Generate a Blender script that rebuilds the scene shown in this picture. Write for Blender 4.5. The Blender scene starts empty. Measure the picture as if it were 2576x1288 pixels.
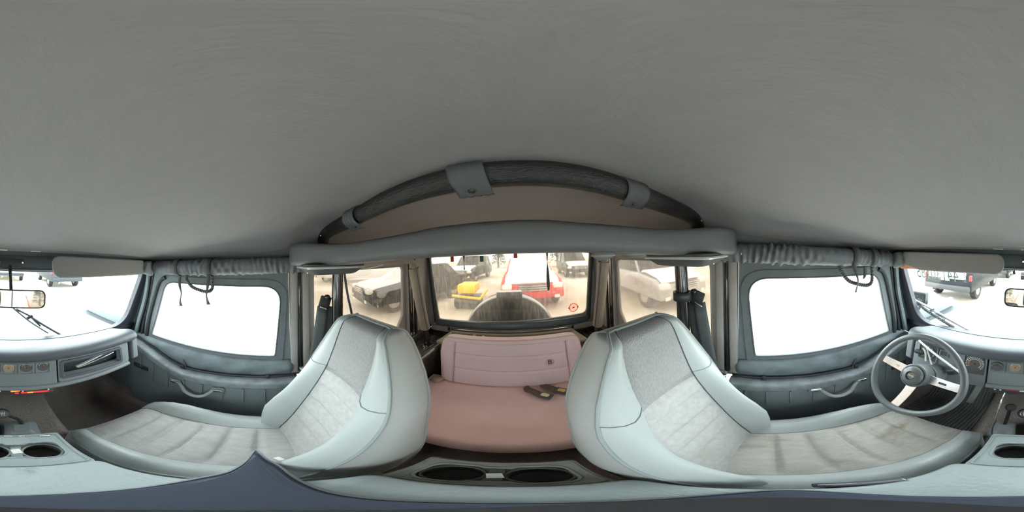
import bpy, bmesh, math, random
import numpy as np
from mathutils import Vector, Matrix

random.seed(7)
S = bpy.context.scene
COL = S.collection
R = math.radians

# ------------------------------------------------------------------ camera
# axes: x to the driver's side, -y to the windscreen, +y to the tailgate, z up; the camera's height is z = 0
cam = bpy.data.cameras.new('camera')
cam.type = 'PANO'
try:
    cam.cycles.panorama_type = 'EQUIRECTANGULAR'
except Exception:
    cam.panorama_type = 'EQUIRECTANGULAR'
cam.clip_start = 0.005
cam.clip_end = 300
camo = bpy.data.objects.new('camera', cam)
COL.objects.link(camo)
camo.matrix_world = (Matrix.Translation((0.055, 0, 0)) @ Matrix.Rotation(R(1.4), 4, 'Z')
                     @ Matrix.Rotation(R(2.2), 4, 'Y') @ Matrix.Rotation(R(90), 4, 'X'))
S.camera = camo

# ------------------------------------------------------------------ light and exposure
w = bpy.data.worlds.new('overcast_sky')
S.world = w
w.use_nodes = True
nt = w.node_tree
nt.nodes.clear()
wo = nt.nodes.new('ShaderNodeOutputWorld')
bg = nt.nodes.new('ShaderNodeBackground')
tc = nt.nodes.new('ShaderNodeTexCoord')
sx = nt.nodes.new('ShaderNodeSeparateXYZ')
cr = nt.nodes.new('ShaderNodeValToRGB')
cr.color_ramp.elements[0].position = 0.0
cr.color_ramp.elements[0].color = (0.90, 0.945, 0.96, 1)
cr.color_ramp.elements[1].position = 0.7
cr.color_ramp.elements[1].color = (0.96, 1.0, 1.0, 1)
nt.links.new(tc.outputs['Generated'], sx.inputs[0])
nt.links.new(sx.outputs['Z'], cr.inputs[0])
nt.links.new(cr.outputs[0], bg.inputs[0])
bg.inputs[1].default_value = 1.5
nt.links.new(bg.outputs[0], wo.inputs[0])
S.view_settings.view_transform = 'Standard'
S.view_settings.look = 'None'
S.view_settings.gamma = 1
S.view_settings.use_curve_mapping = False
S.view_settings.exposure = 2.85
S.cycles.max_bounces = 12
S.cycles.diffuse_bounces = 6
S.cycles.glossy_bounces = 4
S.cycles.transmission_bounces = 8
S.cycles.transparent_max_bounces = 12
S.cycles.sample_clamp_indirect = 12
S.cycles.use_denoising = True
try:
    S.cycles.denoiser = 'OPENIMAGEDENOISE'
except Exception:
    pass

# ------------------------------------------------------------------ materials
def mat(name, col, rough=0.6, metal=0.0, spec=0.5, bump=0.0, bscale=200.0, var=0.0, vscale=8.0, col2=None,
        emit=0.0, coat=0.0, stretch=None, stains=None, sheen=0.0):
    m = bpy.data.materials.new(name)
    m.use_nodes = True
    n = m.node_tree.nodes
    l = m.node_tree.links
    p = n['Principled BSDF']
    p.inputs['Base Color'].default_value = (*col, 1)
    p.inputs['Roughness'].default_value = rough
    p.inputs['Metallic'].default_value = metal
    p.inputs['Specular IOR Level'].default_value = spec
    p.inputs['Coat Weight'].default_value = coat
    p.inputs['Sheen Weight'].default_value = sheen
    t = n.new('ShaderNodeTexCoord')
    mp = n.new('ShaderNodeMapping')
    if stretch:
        mp.inputs['Scale'].default_value = stretch
    l.new(t.outputs['Object'], mp.inputs[0])
    last = None
    if var > 0 or col2:
        no = n.new('ShaderNodeTexNoise')
        no.inputs['Scale'].default_value = vscale
        no.inputs['Detail'].default_value = 5
        l.new(mp.outputs[0], no.inputs['Vector'])
        r = n.new('ShaderNodeValToRGB')
        r.color_ramp.elements[0].position = 0.35
        r.color_ramp.elements[1].position = 0.65
        c2 = col2 or tuple(c * (1 - var) for c in col)
        r.color_ramp.elements[0].color = (*c2, 1)
        r.color_ramp.elements[1].color = (*col, 1)
        l.new(no.outputs['Fac'], r.inputs[0])
        last = r.outputs[0]
    if stains:
        sc, ssc, lo, hi = stains
        no = n.new('ShaderNodeTexNoise')
        no.inputs['Scale'].default_value = ssc
        no.inputs['Detail'].default_value = 6
        l.new(mp.outputs[0], no.inputs['Vector'])
        mr = n.new('ShaderNodeMapRange')
        mr.inputs['From Min'].default_value = lo
        mr.inputs['From Max'].default_value = hi
        l.new(no.outputs['Fac'], mr.inputs['Value'])
        mx = n.new('ShaderNodeMix')
        mx.data_type = 'RGBA'
        l.new(mr.outputs[0], mx.inputs[0])
        if last:
            l.new(last, mx.inputs[6])
        else:
            mx.inputs[6].default_value = (*col, 1)
        mx.inputs[7].default_value = (*sc, 1)
        last = mx.outputs[2]
    if last:
        l.new(last, p.inputs['Base Color'])
    if bump > 0:
        no = n.new('ShaderNodeTexNoise')
        no.inputs['Scale'].default_value = bscale
        no.inputs['Detail'].default_value = 3
        l.new(mp.outputs[0], no.inputs['Vector'])
        b = n.new('ShaderNodeBump')
        b.inputs['Strength'].default_value = bump
        b.inputs['Distance'].default_value = 0.004
        l.new(no.outputs['Fac'], b.inputs['Height'])
        l.new(b.outputs[0], p.inputs['Normal'])
    if emit > 0:
        p.inputs['Emission Color'].default_value = (*col, 1)
        p.inputs['Emission Strength'].default_value = emit
    return m


def pane_mat(name, tint, haze=0.0, blur=0.0, blurshare=0.0, hazecol=(0.9, 0.85, 0.8), streak=0.0, gloss=0.04, film=0.0):
    m = bpy.data.materials.new(name)
    m.use_nodes = True
    n = m.node_tree.nodes
    l = m.node_tree.links
    n.clear()
    out = n.new('ShaderNodeOutputMaterial')
    tr = n.new('ShaderNodeBsdfTransparent')
    tr.inputs[0].default_value = (*tint, 1)
    cur = tr.outputs[0]
    if blurshare > 0:
        rf = n.new('ShaderNodeBsdfRefraction')
        rf.inputs['Color'].default_value = (*tint, 1)
        rf.inputs['Roughness'].default_value = blur
        rf.inputs['IOR'].default_value = 1.12
        mx = n.new('ShaderNodeMixShader')
        mx.inputs[0].default_value = blurshare
        l.new(cur, mx.inputs[1])
        l.new(rf.outputs[0], mx.inputs[2])
        cur = mx.outputs[0]
    if haze > 0:
        tl = n.new('ShaderNodeBsdfTranslucent')
        tl.inputs[0].default_value = (*hazecol, 1)
        mx = n.new('ShaderNodeMixShader')
        mx.inputs[0].default_value = haze
        if streak > 0:
            t = n.new('ShaderNodeTexCoord')
            mp = n.new('ShaderNodeMapping')
            mp.inputs['Scale'].default_value = (1, 1, 0.12)
            no = n.new('ShaderNodeTexNoise')
            no.inputs['Scale'].default_value = 90
            no.inputs['Detail'].default_value = 4
            l.new(t.outputs['Object'], mp.inputs[0])
            l.new(mp.outputs[0], no.inputs['Vector'])
            mr = n.new('ShaderNodeMapRange')
            mr.inputs['From Min'].default_value = 0.35
            mr.inputs['From Max'].default_value = 0.65
            mr.inputs['To Min'].default_value = haze * (1 - streak)
            mr.inputs['To Max'].default_value = min(1, haze * (1 + streak))
            l.new(no.outputs['Fac'], mr.inputs['Value'])
            l.new(mr.outputs[0], mx.inputs[0])
        l.new(cur, mx.inputs[1])
        l.new(tl.outputs[0], mx.inputs[2])
        cur = mx.outputs[0]
    gl = n.new('ShaderNodeBsdfGlossy')
    gl.inputs['Roughness'].default_value = 0.05
    mx = n.new('ShaderNodeMixShader')
    mx.inputs[0].default_value = gloss
    l.new(cur, mx.inputs[1])
    l.new(gl.outputs[0], mx.inputs[2])
    l.new(mx.outputs[0], out.inputs[0])
    return m


M = dict(
    ceiling=mat('headliner_fabric', (0.292, 0.280, 0.282), 0.95, bump=0.2, bscale=260, var=0.04, vscale=60, stretch=(1, .35, 1), spec=0.1),
    canvas=mat('grey_canvas', (0.15, 0.17, 0.175), 0.75, bump=0.25, bscale=160, var=0.18, vscale=9),
    canvas_warm=mat('grey_rear_canvas', (0.36, 0.335, 0.31), 0.8, bump=0.2, bscale=160, var=0.12, vscale=9),
    canvas_seam=mat('dark_seam_canvas', (0.08, 0.09, 0.10), 0.7, bump=0.2, bscale=200),
    canvas_skirt=mat('worn_canvas', (0.19, 0.23, 0.25), 0.6, bump=0.3, bscale=70, var=0.3, vscale=14),
    metal_frame=mat('painted_frame', (0.075, 0.095, 0.105), 0.4, var=0.1),
    rubber=mat('rubber', (0.025, 0.03, 0.034), 0.55),
    rubber_seal=mat('rubber_seal', (0.05, 0.055, 0.07), 0.35),
    door_plastic=mat('door_plastic', (0.185, 0.215, 0.228), 0.5, bump=0.15, bscale=300, var=0.08),
    door_ledge=mat('door_ledge_grained', (0.22, 0.25, 0.265), 0.5, bump=0.5, bscale=180, var=0.35, vscale=22),
    dash_pad=mat('dash_pad', (0.09, 0.102, 0.114), 0.48, bump=0.1, bscale=350, var=0.05),
    dash=mat('dash_plastic', (0.21, 0.23, 0.24), 0.45, bump=0.12, bscale=300),
    dark=mat('dark_plastic', (0.03, 0.033, 0.036), 0.5),
    gauge_face=mat('gauge_face', (0.09, 0.088, 0.085), 0.35, coat=0.4),
    gauge_amber=mat('gauge_face_amber', (0.35, 0.29, 0.19), 0.35, coat=0.4),
    white=mat('white_marking', (0.75, 0.76, 0.72), 0.5),
    red_needle=mat('red_needle', (0.85, 0.12, 0.06), 0.5),
    chrome=mat('chrome', (0.85, 0.86, 0.88), 0.14, 1.0),
    brushed=mat('brushed_metal', (0.88, 0.86, 0.85), 0.22, 1.0),
    seat_vinyl=mat('seat_vinyl', (0.39, 0.425, 0.415), 0.42, bump=0.12, bscale=240, var=0.05, vscale=5),
    seat_shell=mat('seat_side_vinyl', (0.43, 0.445, 0.43), 0.42, bump=0.12, bscale=240, var=0.06, vscale=5),
    seat_fabric=mat('seat_fabric', (0.47, 0.465, 0.445), 0.9, bump=0.6, bscale=420, var=0.12, vscale=70, stretch=(1, .4, 1), spec=0.15,
                    stains=((0.39, 0.36, 0.32), 9, 0.58, 0.72)),
    seat_fabric_worn=mat('seat_fabric_worn', (0.49, 0.47, 0.43), 0.9, bump=0.6, bscale=420, var=0.12, vscale=70, stretch=(1, .4, 1),
                         spec=0.15, stains=((0.28, 0.23, 0.165), 13, 0.56, 0.72)),
    seat_ribbed=mat('seat_ribbed_fabric', (0.36, 0.36, 0.35), 0.85, bump=0.9, bscale=500, var=0.14, vscale=300, stretch=(1, 1, .25), spec=0.2),
    piping=mat('seat_piping', (0.27, 0.30, 0.29), 0.5),
    pink=mat('pink_fabric', (0.84, 0.60, 0.58), 0.9, bump=0.4, bscale=450, var=0.05, vscale=10, spec=0.12,
             stains=((0.50, 0.31, 0.30), 26, 0.69, 0.78)),
    pink_back=mat('mauve_fabric', (0.78, 0.61, 0.65), 0.9, bump=0.4, bscale=450, var=0.05, vscale=10, spec=0.12),
    pink_seam=mat('mauve_seam', (0.33, 0.22, 0.24), 0.9),
    pink_piping=mat('pink_piping', (0.55, 0.45, 0.33), 0.7),
    carpet=mat('brown_carpet', (0.33, 0.285, 0.26), 1.0, bump=1.0, bscale=420, var=0.3, vscale=120, spec=0.05,
               stains=((0.21, 0.175, 0.155), 5, 0.5, 0.7)),
    mat_rubber=mat('ribbed_mat_rubber', (0.15, 0.155, 0.145), 0.55),
    bar=mat('bar_vinyl', (0.10, 0.102, 0.102), 0.5, bump=0.15, bscale=260, var=0.08, vscale=6),
    bow=mat('bow_sleeve', (0.022, 0.021, 0.020), 0.45, bump=0.8, bscale=330, var=0.6, vscale=260, stretch=(.35, 1, 1)),
    strap=mat('webbing', (0.085, 0.09, 0.095), 0.8, bump=0.4, bscale=500),
    strap_grey=mat('grey_webbing', (0.08, 0.082, 0.083), 0.8, bump=0.3, bscale=500),
    belt=mat('seat_belt_webbing', (0.105, 0.115, 0.12), 0.5, bump=0.5, bscale=600, stretch=(1, 1, .2)),
    black_gloss=mat('black_paint', (0.018, 0.018, 0.018), 0.18, coat=0.6),
    rail_cover=mat('gathered_cover', (0.13, 0.14, 0.15), 0.55, bump=0.2, bscale=120, var=0.1),
    padding=mat('bar_padding', (0.28, 0.245, 0.20), 0.55, bump=0.2, bscale=200, var=0.15),
    steering_rim=mat('steering_rim_grey', (0.12, 0.13, 0.132), 0.38, bump=0.15, bscale=160),
    visor=mat('visor_vinyl', (0.25, 0.245, 0.24), 0.6, bump=0.1, bscale=260),
    tub=mat('tub_paint', (0.085, 0.07, 0.058), 0.25, var=0.4, vscale=14, coat=0.4, stretch=(3, .6, 1)),
    cargo=mat('cargo_vinyl', (0.34, 0.295, 0.22), 0.5, bump=0.2, bscale=200, var=0.1),
    console=mat('console_vinyl', (0.29, 0.335, 0.335), 0.42, bump=0.5, bscale=190, var=0.1, vscale=12,
                stains=((0.15, 0.18, 0.20), 17, 0.60, 0.72), stretch=(1, .5, 1)),
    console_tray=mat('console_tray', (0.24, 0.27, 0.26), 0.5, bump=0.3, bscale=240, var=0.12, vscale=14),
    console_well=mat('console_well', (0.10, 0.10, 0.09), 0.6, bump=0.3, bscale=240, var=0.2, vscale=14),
    rear_tray=mat('rear_tray', (0.20, 0.205, 0.185), 0.55, bump=0.2, bscale=240, var=0.15),
    paper=mat('paper', (0.75, 0.75, 0.72), 0.8),
    boot=mat('rubber_boot', (0.21, 0.235, 0.235), 0.5, bump=0.1, bscale=300),
    mount=mat('mount_plastic', (0.042, 0.052, 0.075), 0.5, bump=0.1, bscale=90),
    mount_edge=mat('mount_edge', (0.25, 0.27, 0.30), 0.4),
    beige=mat('old_webbing', (0.17, 0.12, 0.08), 0.85, bump=0.5, bscale=500, var=0.3, vscale=40),
    label_cream=mat('cream_label', (0.80, 0.72, 0.45), 0.5),
    label_gold=mat('gold_label', (0.70, 0.47, 0.17), 0.5),
    red=mat('red_plastic', (0.45, 0.02, 0.02), 0.4),
    redlit=mat('lit_red_strip', (0.9, 0.03, 0.03), 0.4, emit=0.12),
    orangelit=mat('lit_orange_slider', (1.0, 0.30, 0.03), 0.4, emit=0.16),
    teal=mat('teal_tab', (0.06, 0.12, 0.12), 0.6),
    mirror=mat('mirror_glass', (0.80, 0.80, 0.80), 0.03, 1.0),
    dark_glass=mat('dark_glass', (0.015, 0.02, 0.022), 0.15, spec=0.25),
    snow=mat('snow', (0.85, 0.87, 0.89), 0.8, bump=0.3, bscale=6, spec=0.2),
    car_black=mat('car_paint_black', (0.012, 0.014, 0.016), 0.45, spec=0.15),
    car_grey=mat('car_paint_grey', (0.04, 0.048, 0.055), 0.45, spec=0.2),
    car_silver=mat('car_paint_silver', (0.42, 0.42, 0.41), 0.3, 0.4, coat=0.5),
    car_white=mat('car_paint_white', (0.80, 0.80, 0.80), 0.3, coat=0.5),
    car_red=mat('car_paint_red', (0.62, 0.03, 0.03), 0.4, spec=0.2),
    car_yellow=mat('machine_paint_yellow', (0.95, 0.62, 0.02), 0.35),
    tail=mat('tail_lamp', (0.25, 0.012, 0.01), 0.3),
    amber=mat('amber_reflector', (0.95, 0.33, 0.02), 0.25, coat=0.5),
    lamp=mat('head_lamp', (0.85, 0.83, 0.78), 0.15, coat=0.8),
    tyre=mat('tyre', (0.012, 0.012, 0.014), 0.75, bump=0.5, bscale=60),
    ink=mat('glass_ink', (0.42, 0.50, 0.48), 0.8),
    ink_dark=mat('dark_ink', (0.06, 0.04, 0.05), 0.8),
    hood=mat('pale_hood', (0.75, 0.78, 0.80), 0.6),  # one even pale tone over the whole hood
    bark=mat('bark', (0.07, 0.05, 0.035), 0.9, bump=0.5, bscale=30),
    needles=mat('needles', (0.03, 0.045, 0.03), 0.9, var=0.5, vscale=6),
)
M['ground'] = mat('slushy_ground', (0.78, 0.75, 0.69), 0.85, col2=(0.44, 0.36, 0.25), vscale=0.35, bump=0.4, bscale=5)
M['glass'] = pane_mat('clear_glass', (0.93, 0.97, 0.97), gloss=0.03)
M['door_pane'] = pane_mat('clear_vinyl_pane', (0.92, 0.96, 0.97), haze=0.03, gloss=0.03)
M['quarter_pane'] = pane_mat('misted_vinyl_pane', (0.40, 0.375, 0.345), haze=0.015, blur=0.03, blurshare=0.25, hazecol=(0.9, 0.8, 0.7), streak=0.5, gloss=0.02)
M['quarter_pane_blurred'] = pane_mat('cloudy_vinyl_pane', (0.41, 0.385, 0.355), haze=0.05, blur=0.10, blurshare=0.92, hazecol=(0.9, 0.8, 0.7), streak=0.2, gloss=0.02)
M['rear_pane'] = pane_mat('fogged_vinyl_pane', (0.43, 0.405, 0.37), haze=0.05, blur=0.11, blurshare=0.90, hazecol=(0.92, 0.84, 0.72), streak=0.35, gloss=0.02)
M['sticker_red'] = pane_mat('translucent_red_print', (0.9, 0.1, 0.1), haze=0.9, hazecol=(0.95, 0.05, 0.06), gloss=0.0)
M['lens'] = mat('pale_lens', (0.50, 0.51, 0.50), 0.25, coat=0.5)


# ------------------------------------------------------------------ mesh helpers
class MB:
    def __init__(s):
        s.v = []
        s.f = []

    def add(s, v, f):
        b = len(s.v)
        s.v += [tuple(map(float, p)) for p in v]
        s.f += [tuple(b + i for i in q) for q in f]
        return s

    def grid(s, rows, closed=False, loop=False):
        """rows of points -> quads; closed: each row is a ring; loop: last row joins the first"""
        n = len(rows[0])
        v = [p for r in rows for p in r]
        f = []
        m = len(rows)
        for i in range(m if loop else m - 1):
            i2 = (i + 1) % m
            for j in range(n if closed else n - 1):
                j2 = (j + 1) % n
                f.append((i * n + j, i * n + j2, i2 * n + j2, i2 * n + j))
        return s.add(v, f)

    def loft(s, rings, cap=True):
        b = len(s.v)
        n = len(rings[0])
        s.grid(rings, closed=True)
        if cap:
            s.f.append(tuple(b + i for i in range(n))[::-1])
            e = b + (len(rings) - 1) * n
            s.f.append(tuple(e + i for i in range(n)))
        return s

    def box(s, c, d, rot=None, bev=0.0, seg=2):
        bm = bmesh.new()
        bmesh.ops.create_cube(bm, size=1)
        for q in bm.verts:
            q.co = Vector((q.co.x * d[0], q.co.y * d[1], q.co.z * d[2]))
        if bev > 0:
            bmesh.ops.bevel(bm, geom=list(bm.edges), offset=min(bev, min(d) * .49), segments=seg, affect='EDGES', profile=0.5)
        mt = Matrix.Translation(c)
        if rot is not None:
            mt = mt @ (rot if isinstance(rot, Matrix) else Matrix.Rotation(R(rot[2]), 4, 'Z') @ Matrix.Rotation(R(rot[1]), 4, 'Y') @ Matrix.Rotation(R(rot[0]), 4, 'X'))
        bm.verts.index_update()
        v = [mt @ q.co for q in bm.verts]
        f = [tuple(x.index for x in q.verts) for q in bm.faces]
        bm.free()
        return s.add(v, f)

    def tube(s, pts, r, n=10, closed=False, flat=None, up=None, cap=True):
        """r: radius or list; flat=(a,b): elliptical section with a along 'side', b along 'up'"""
        P_ = [Vector(p) for p in pts]
        m = len(P_)
        rr = r if isinstance(r, (list, tuple, np.ndarray)) else [r] * m
        rings = []
        upv = Vector(up) if up is not None else None
        prev = None
        for i, p in enumerate(P_):
            a = P_[(i - 1) % m] if (closed or i > 0) else p
            b = P_[(i + 1) % m] if (closed or i < m - 1) else p
            t = (b - a).normalized()
            if upv is not None:
                sd = t.cross(upv).normalized()
            elif prev is None:
                q = Vector((0, 0, 1)) if abs(t.z) < .9 else Vector((1, 0, 0))
                sd = t.cross(q).normalized()
            else:
                sd = (prev - t * prev.dot(t)).normalized()
            prev = sd
            u = sd.cross(t).normalized()
            fa, fb = flat if flat else (1, 1)
            rings.append([p + sd * (math.cos(k * 2 * math.pi / n) * rr[i] * fa) + u * (math.sin(k * 2 * math.pi / n) * rr[i] * fb) for k in range(n)])
        if closed:
            s.grid(rings, closed=True, loop=True)
        else:
            s.loft(rings, cap)
        return s

    def lathe(s, prof, c=(0, 0, 0), mt=None, n=32, cap=True):
        rings = []
        for (r, z) in prof:
            rings.append([(r * math.cos(k * 2 * math.pi / n), r * math.sin(k * 2 * math.pi / n), z) for k in range(n)])
        t = Matrix.Translation(c) @ (mt if mt is not None else Matrix())
        rings = [[t @ Vector(p) for p in q] for q in rings]
        return s.loft(rings, cap)

    def prism(s, poly, fn, t0, t1):
        """poly of 2D points mapped by fn(a, b, t)"""
        n = len(poly)
        return s.loft([[fn(a, b, t0) for a, b in poly], [fn(a, b, t1) for a, b in poly]])

    def ring(s, outer, inner, fn, t0, t1, cen=None):
        """plate with a hole, outlines star shaped about cen"""
        if cen is None:
            cen = (sum(p[0] for p in inner) / len(inner), sum(p[1] for p in inner) / len(inner))
        an = sorted({round(math.atan2(p[1] - cen[1], p[0] - cen[0]), 4) for p in list(outer) + list(inner)} |
                    {round(-math.pi + k * math.pi / 40, 4) for k in range(80)})
        o = [raycast(outer, cen, a) for a in an]
        i = [raycast(inner, cen, a) for a in an]
        rows = [[fn(*p, t0) for p in o], [fn(*p, t0) for p in i], [fn(*p, t1) for p in i], [fn(*p, t1) for p in o]]
        return s.grid(rows, closed=True, loop=True)


def raycast(poly, c, a):
    dx, dy = math.cos(a), math.sin(a)
    best = 0
    n = len(poly)
    for k in range(n):
        x1, y1 = poly[k][0] - c[0], poly[k][1] - c[1]
        x2, y2 = poly[(k + 1) % n][0] - c[0], poly[(k + 1) % n][1] - c[1]
        ex, ey = x2 - x1, y2 - y1
        den = dx * ey - dy * ex
        if abs(den) < 1e-12:
            continue
        t = (x1 * ey - y1 * ex) / den
        u = (x1 * dy - y1 * dx) / den
        if t > 0 and -1e-6 <= u <= 1 + 1e-6 and t > best:
            best = t
    return (c[0] + dx * best, c[1] + dy * best)


def rpoly(pts, r, seg=8):
    """polygon with rounded corners; r one radius or a list"""
    n = len(pts)
    out = []
    for i in range(n):
        p = Vector(pts[i])
        a = Vector(pts[i - 1])
        b = Vector(pts[(i + 1) % n])
        ri = r[i] if isinstance(r, (list, tuple)) else r
        if ri <= 0:
            out.append(tuple(p))
            continue
        da, db = (a - p).normalized(), (b - p).normalized()
        ang = da.angle(db)
        d = min(ri / math.tan(ang / 2), (a - p).length * .49, (b - p).length * .49)
        p0, p1 = p + da * d, p + db * d
        for k in range(seg + 1):
            t = k / seg
            out.append(tuple(p0 * (1 - t) ** 2 + p * 2 * t * (1 - t) + p1 * t * t))
    return out


def rrect(x0, y0, x1, y1, r, seg=6):
    return rpoly([(x0, y0), (x1, y0), (x1, y1), (x0, y1)], r, seg)


def circ(cx, cy, r, n=32):
    return [(cx + r * math.cos(k * 2 * math.pi / n), cy + r * math.sin(k * 2 * math.pi / n)) for k in range(n)]


ORG = {}


def tag(o, label=None, cat=None, group=None, kind=None):
    if label:
        o['label'] = label
    if cat:
        o['category'] = cat
    if group:
        o['group'] = group
    if kind:
        o['kind'] = kind
    return o


def thing(name, label, cat, loc=(0, 0, 0), group=None, kind=None):
    o = bpy.data.objects.new(name, None)
    o.empty_display_size = 0.05
    COL.objects.link(o)
    o.location = loc
    ORG[o.name] = Vector(loc)
    return tag(o, label, cat, group, kind)


def mk(name, mb, m, parent=None, smooth=40, sub=0, bevel=0.0, solid=0.0, loc=None, label=None):
    me = bpy.data.meshes.new(name)
    if loc is None:
        if parent is not None:
            loc = ORG[parent.name]
        else:
            a = np.array(mb.v)
            loc = Vector(((a[:, 0].min() + a[:, 0].max()) / 2, (a[:, 1].min() + a[:, 1].max()) / 2, a[:, 2].min()))
    loc = Vector(loc)
    me.from_pydata([tuple(Vector(p) - loc) for p in mb.v], [], mb.f)
    bm = bmesh.new()
    bm.from_mesh(me)
    bmesh.ops.remove_doubles(bm, verts=bm.verts, dist=1e-6)
    bmesh.ops.recalc_face_normals(bm, faces=bm.faces)
    bm.to_mesh(me)
    bm.free()
    for p in me.polygons:
        p.use_smooth = True
    if smooth < 180:
        me.set_sharp_from_angle(angle=R(smooth))
    me.materials.append(M[m] if isinstance(m, str) else m)
    o = bpy.data.objects.new(name, me)
    COL.objects.link(o)
    if parent is not None:
        o.parent = parent
        o.location = loc - ORG[parent.name]
    else:
        o.location = loc
    ORG[o.name] = loc
    if bevel > 0:
        b = o.modifiers.new('bevel', 'BEVEL')
        b.width = bevel
        b.segments = 2
        b.limit_method = 'ANGLE'
        b.angle_limit = R(50)
    if solid:
        b = o.modifiers.new('solid', 'SOLIDIFY')
        b.thickness = abs(solid)
        b.offset = 1 if solid > 0 else -1
    if sub:
        b = o.modifiers.new('sub', 'SUBSURF')
        b.levels = sub
        b.render_levels = sub
    if label:
        o['label'] = label
    return o


def text(name, body, size, mt, m, parent, ext=0.0005, align='CENTER', sx=1.0):
    """lettering turned into a plain mesh"""
    cu = bpy.data.curves.new(name, 'FONT')
    cu.body = body
    cu.size = size
    cu.extrude = ext
    cu.resolution_u = 3
    cu.align_x = align
    cu.align_y = 'CENTER'
    tmp = bpy.data.objects.new(name + '_outline', cu)
    me = bpy.data.meshes.new_from_object(tmp)
    bpy.data.objects.remove(tmp)
    bpy.data.curves.remove(cu)
    me.transform(mt @ Matrix.Diagonal((sx, 1, 1, 1)))
    me.transform(Matrix.Translation(-ORG[parent.name]))
    me.materials.clear()
    me.materials.append(M[m])
    o = bpy.data.objects.new(name, me)
    COL.objects.link(o)
    o.parent = parent
    ORG[o.name] = ORG[parent.name]
    return o


def frame(origin, xaxis, yaxis):
    x = Vector(xaxis).normalized()
    y = Vector(yaxis)
    y = (y - x * y.dot(x)).normalized()
    z = x.cross(y)
    return Matrix(((x.x, y.x, z.x, origin[0]), (x.y, y.y, z.y, origin[1]), (x.z, y.z, z.z, origin[2]), (0, 0, 0, 1)))


def smooth_path(pts, n=8):
    P_ = [Vector(p) for p in pts]
    out = []
    for i in range(len(P_) - 1):
        p0 = P_[max(i - 1, 0)]
        p1, p2 = P_[i], P_[i + 1]
        p3 = P_[min(i + 2, len(P_) - 1)]
        for k in range(n):
            t = k / n
            out.append(0.5 * ((2 * p1) + (p2 - p0) * t + (2 * p0 - 5 * p1 + 4 * p2 - p3) * t * t + (3 * p1 - p0 - 3 * p2 + p3) * t ** 3))
    out.append(P_[-1])
    return out


def itp(x, xs, ys):
    """smooth interpolation of a table"""
    return float(np.interp(x, xs, ys))


def sm(t):
    t = max(0, min(1, t))
    return t * t * (3 - 2 * t)

# ------------------------------------------------------------------ the shell: roof, floor, walls, windows, doors
def edge_z(y):
    return itp(y, [-.64, -.3, 0, .2, .6, 1.24], [.003, .012, .03, .058, .07, .08])


def crown(y):
    return itp(y, [-.64, -.5, -.3, 0, .27, .6, 1.24], [0.0, .03, .065, .105, .125, .115, .05])


def roof_z(x, y):
    p = itp(y, [-.64, .27], [2.6, 5.0])
    return edge_z(y) + crown(y) * (1 - min(1, abs(x) / .70) ** p)


mb = MB()
xs = np.linspace(-.70, .70, 57)
ys = np.linspace(-.64, 1.26, 70)
mb.grid([[(x, y, roof_z(x, y)) for x in xs] for y in ys])
tag(mk('ceiling', mb, 'ceiling', smooth=180, solid=.012), 'grey cloth headliner of the soft top roof over the whole cabin', 'ceiling', kind='structure')
mb = MB()
mb.grid([[(x, y, roof_z(x, y) + .03) for x in np.linspace(-.73, .73, 30)] for y in np.linspace(-.67, 1.29, 30)])
o = mk('roof_skin', mb, 'canvas', smooth=180, solid=.01, parent=bpy.data.objects['ceiling'])

YW = lambda z: -.60 + (z + .065) * .3125


# floor: tunnel, footwells, toe board, sills
def floor_z(x, y):
    ax = abs(x)
    base = -1.15
    tun = -.86 if y < -.05 else -1.0 - .02 * min(1, (y + .05) * 4)
    tw = .15
    t = sm(1 - (ax - tw) / .09)
    z = base + (tun - base) * t
    if y < -.80:
        z = max(z, base + (-.80 - y) * 1.15)
    s = sm((ax - .585) / .03)
    z = max(z, base + s * .12)
    return z


mb = MB()
xs = sorted(set(list(np.linspace(-.72, .72, 97))))
ys = np.linspace(-1.30, 1.24, 120)
mb.grid([[(x, y, floor_z(x, y) + random.uniform(-.0008, .0008)) for x in xs] for y in ys])
tag(mk('floor', mb, 'carpet', smooth=180), 'worn brown carpet over the tunnel and footwells', 'carpet', kind='structure')

for x in (-.055, .062, .16):
    tg = mk('headliner_tag', MB().box((x, -.560, roof_z(x, -.560) - .001), (.036, .005, .004), bev=.001), 'paper', parent=bpy.data.objects['ceiling'])

# firewall and cowl
mb = MB()
prof = [(-.705, -.405), (-.80, -.462), (-1.28, -.475), (-1.28, -.70), (-1.26, -.70), (-1.26, -.495), (-.80, -.482), (-.70, -.425)]
mb.loft([[(x, y, z) for y, z in prof] for x in (-.72, .72)])
mb.box((0, -1.28, -.9), (1.44, .02, .6))
tag(mk('wall_front', mb, 'rubber', smooth=30), 'dark firewall beneath the dashboard', 'firewall', kind='structure')


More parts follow.
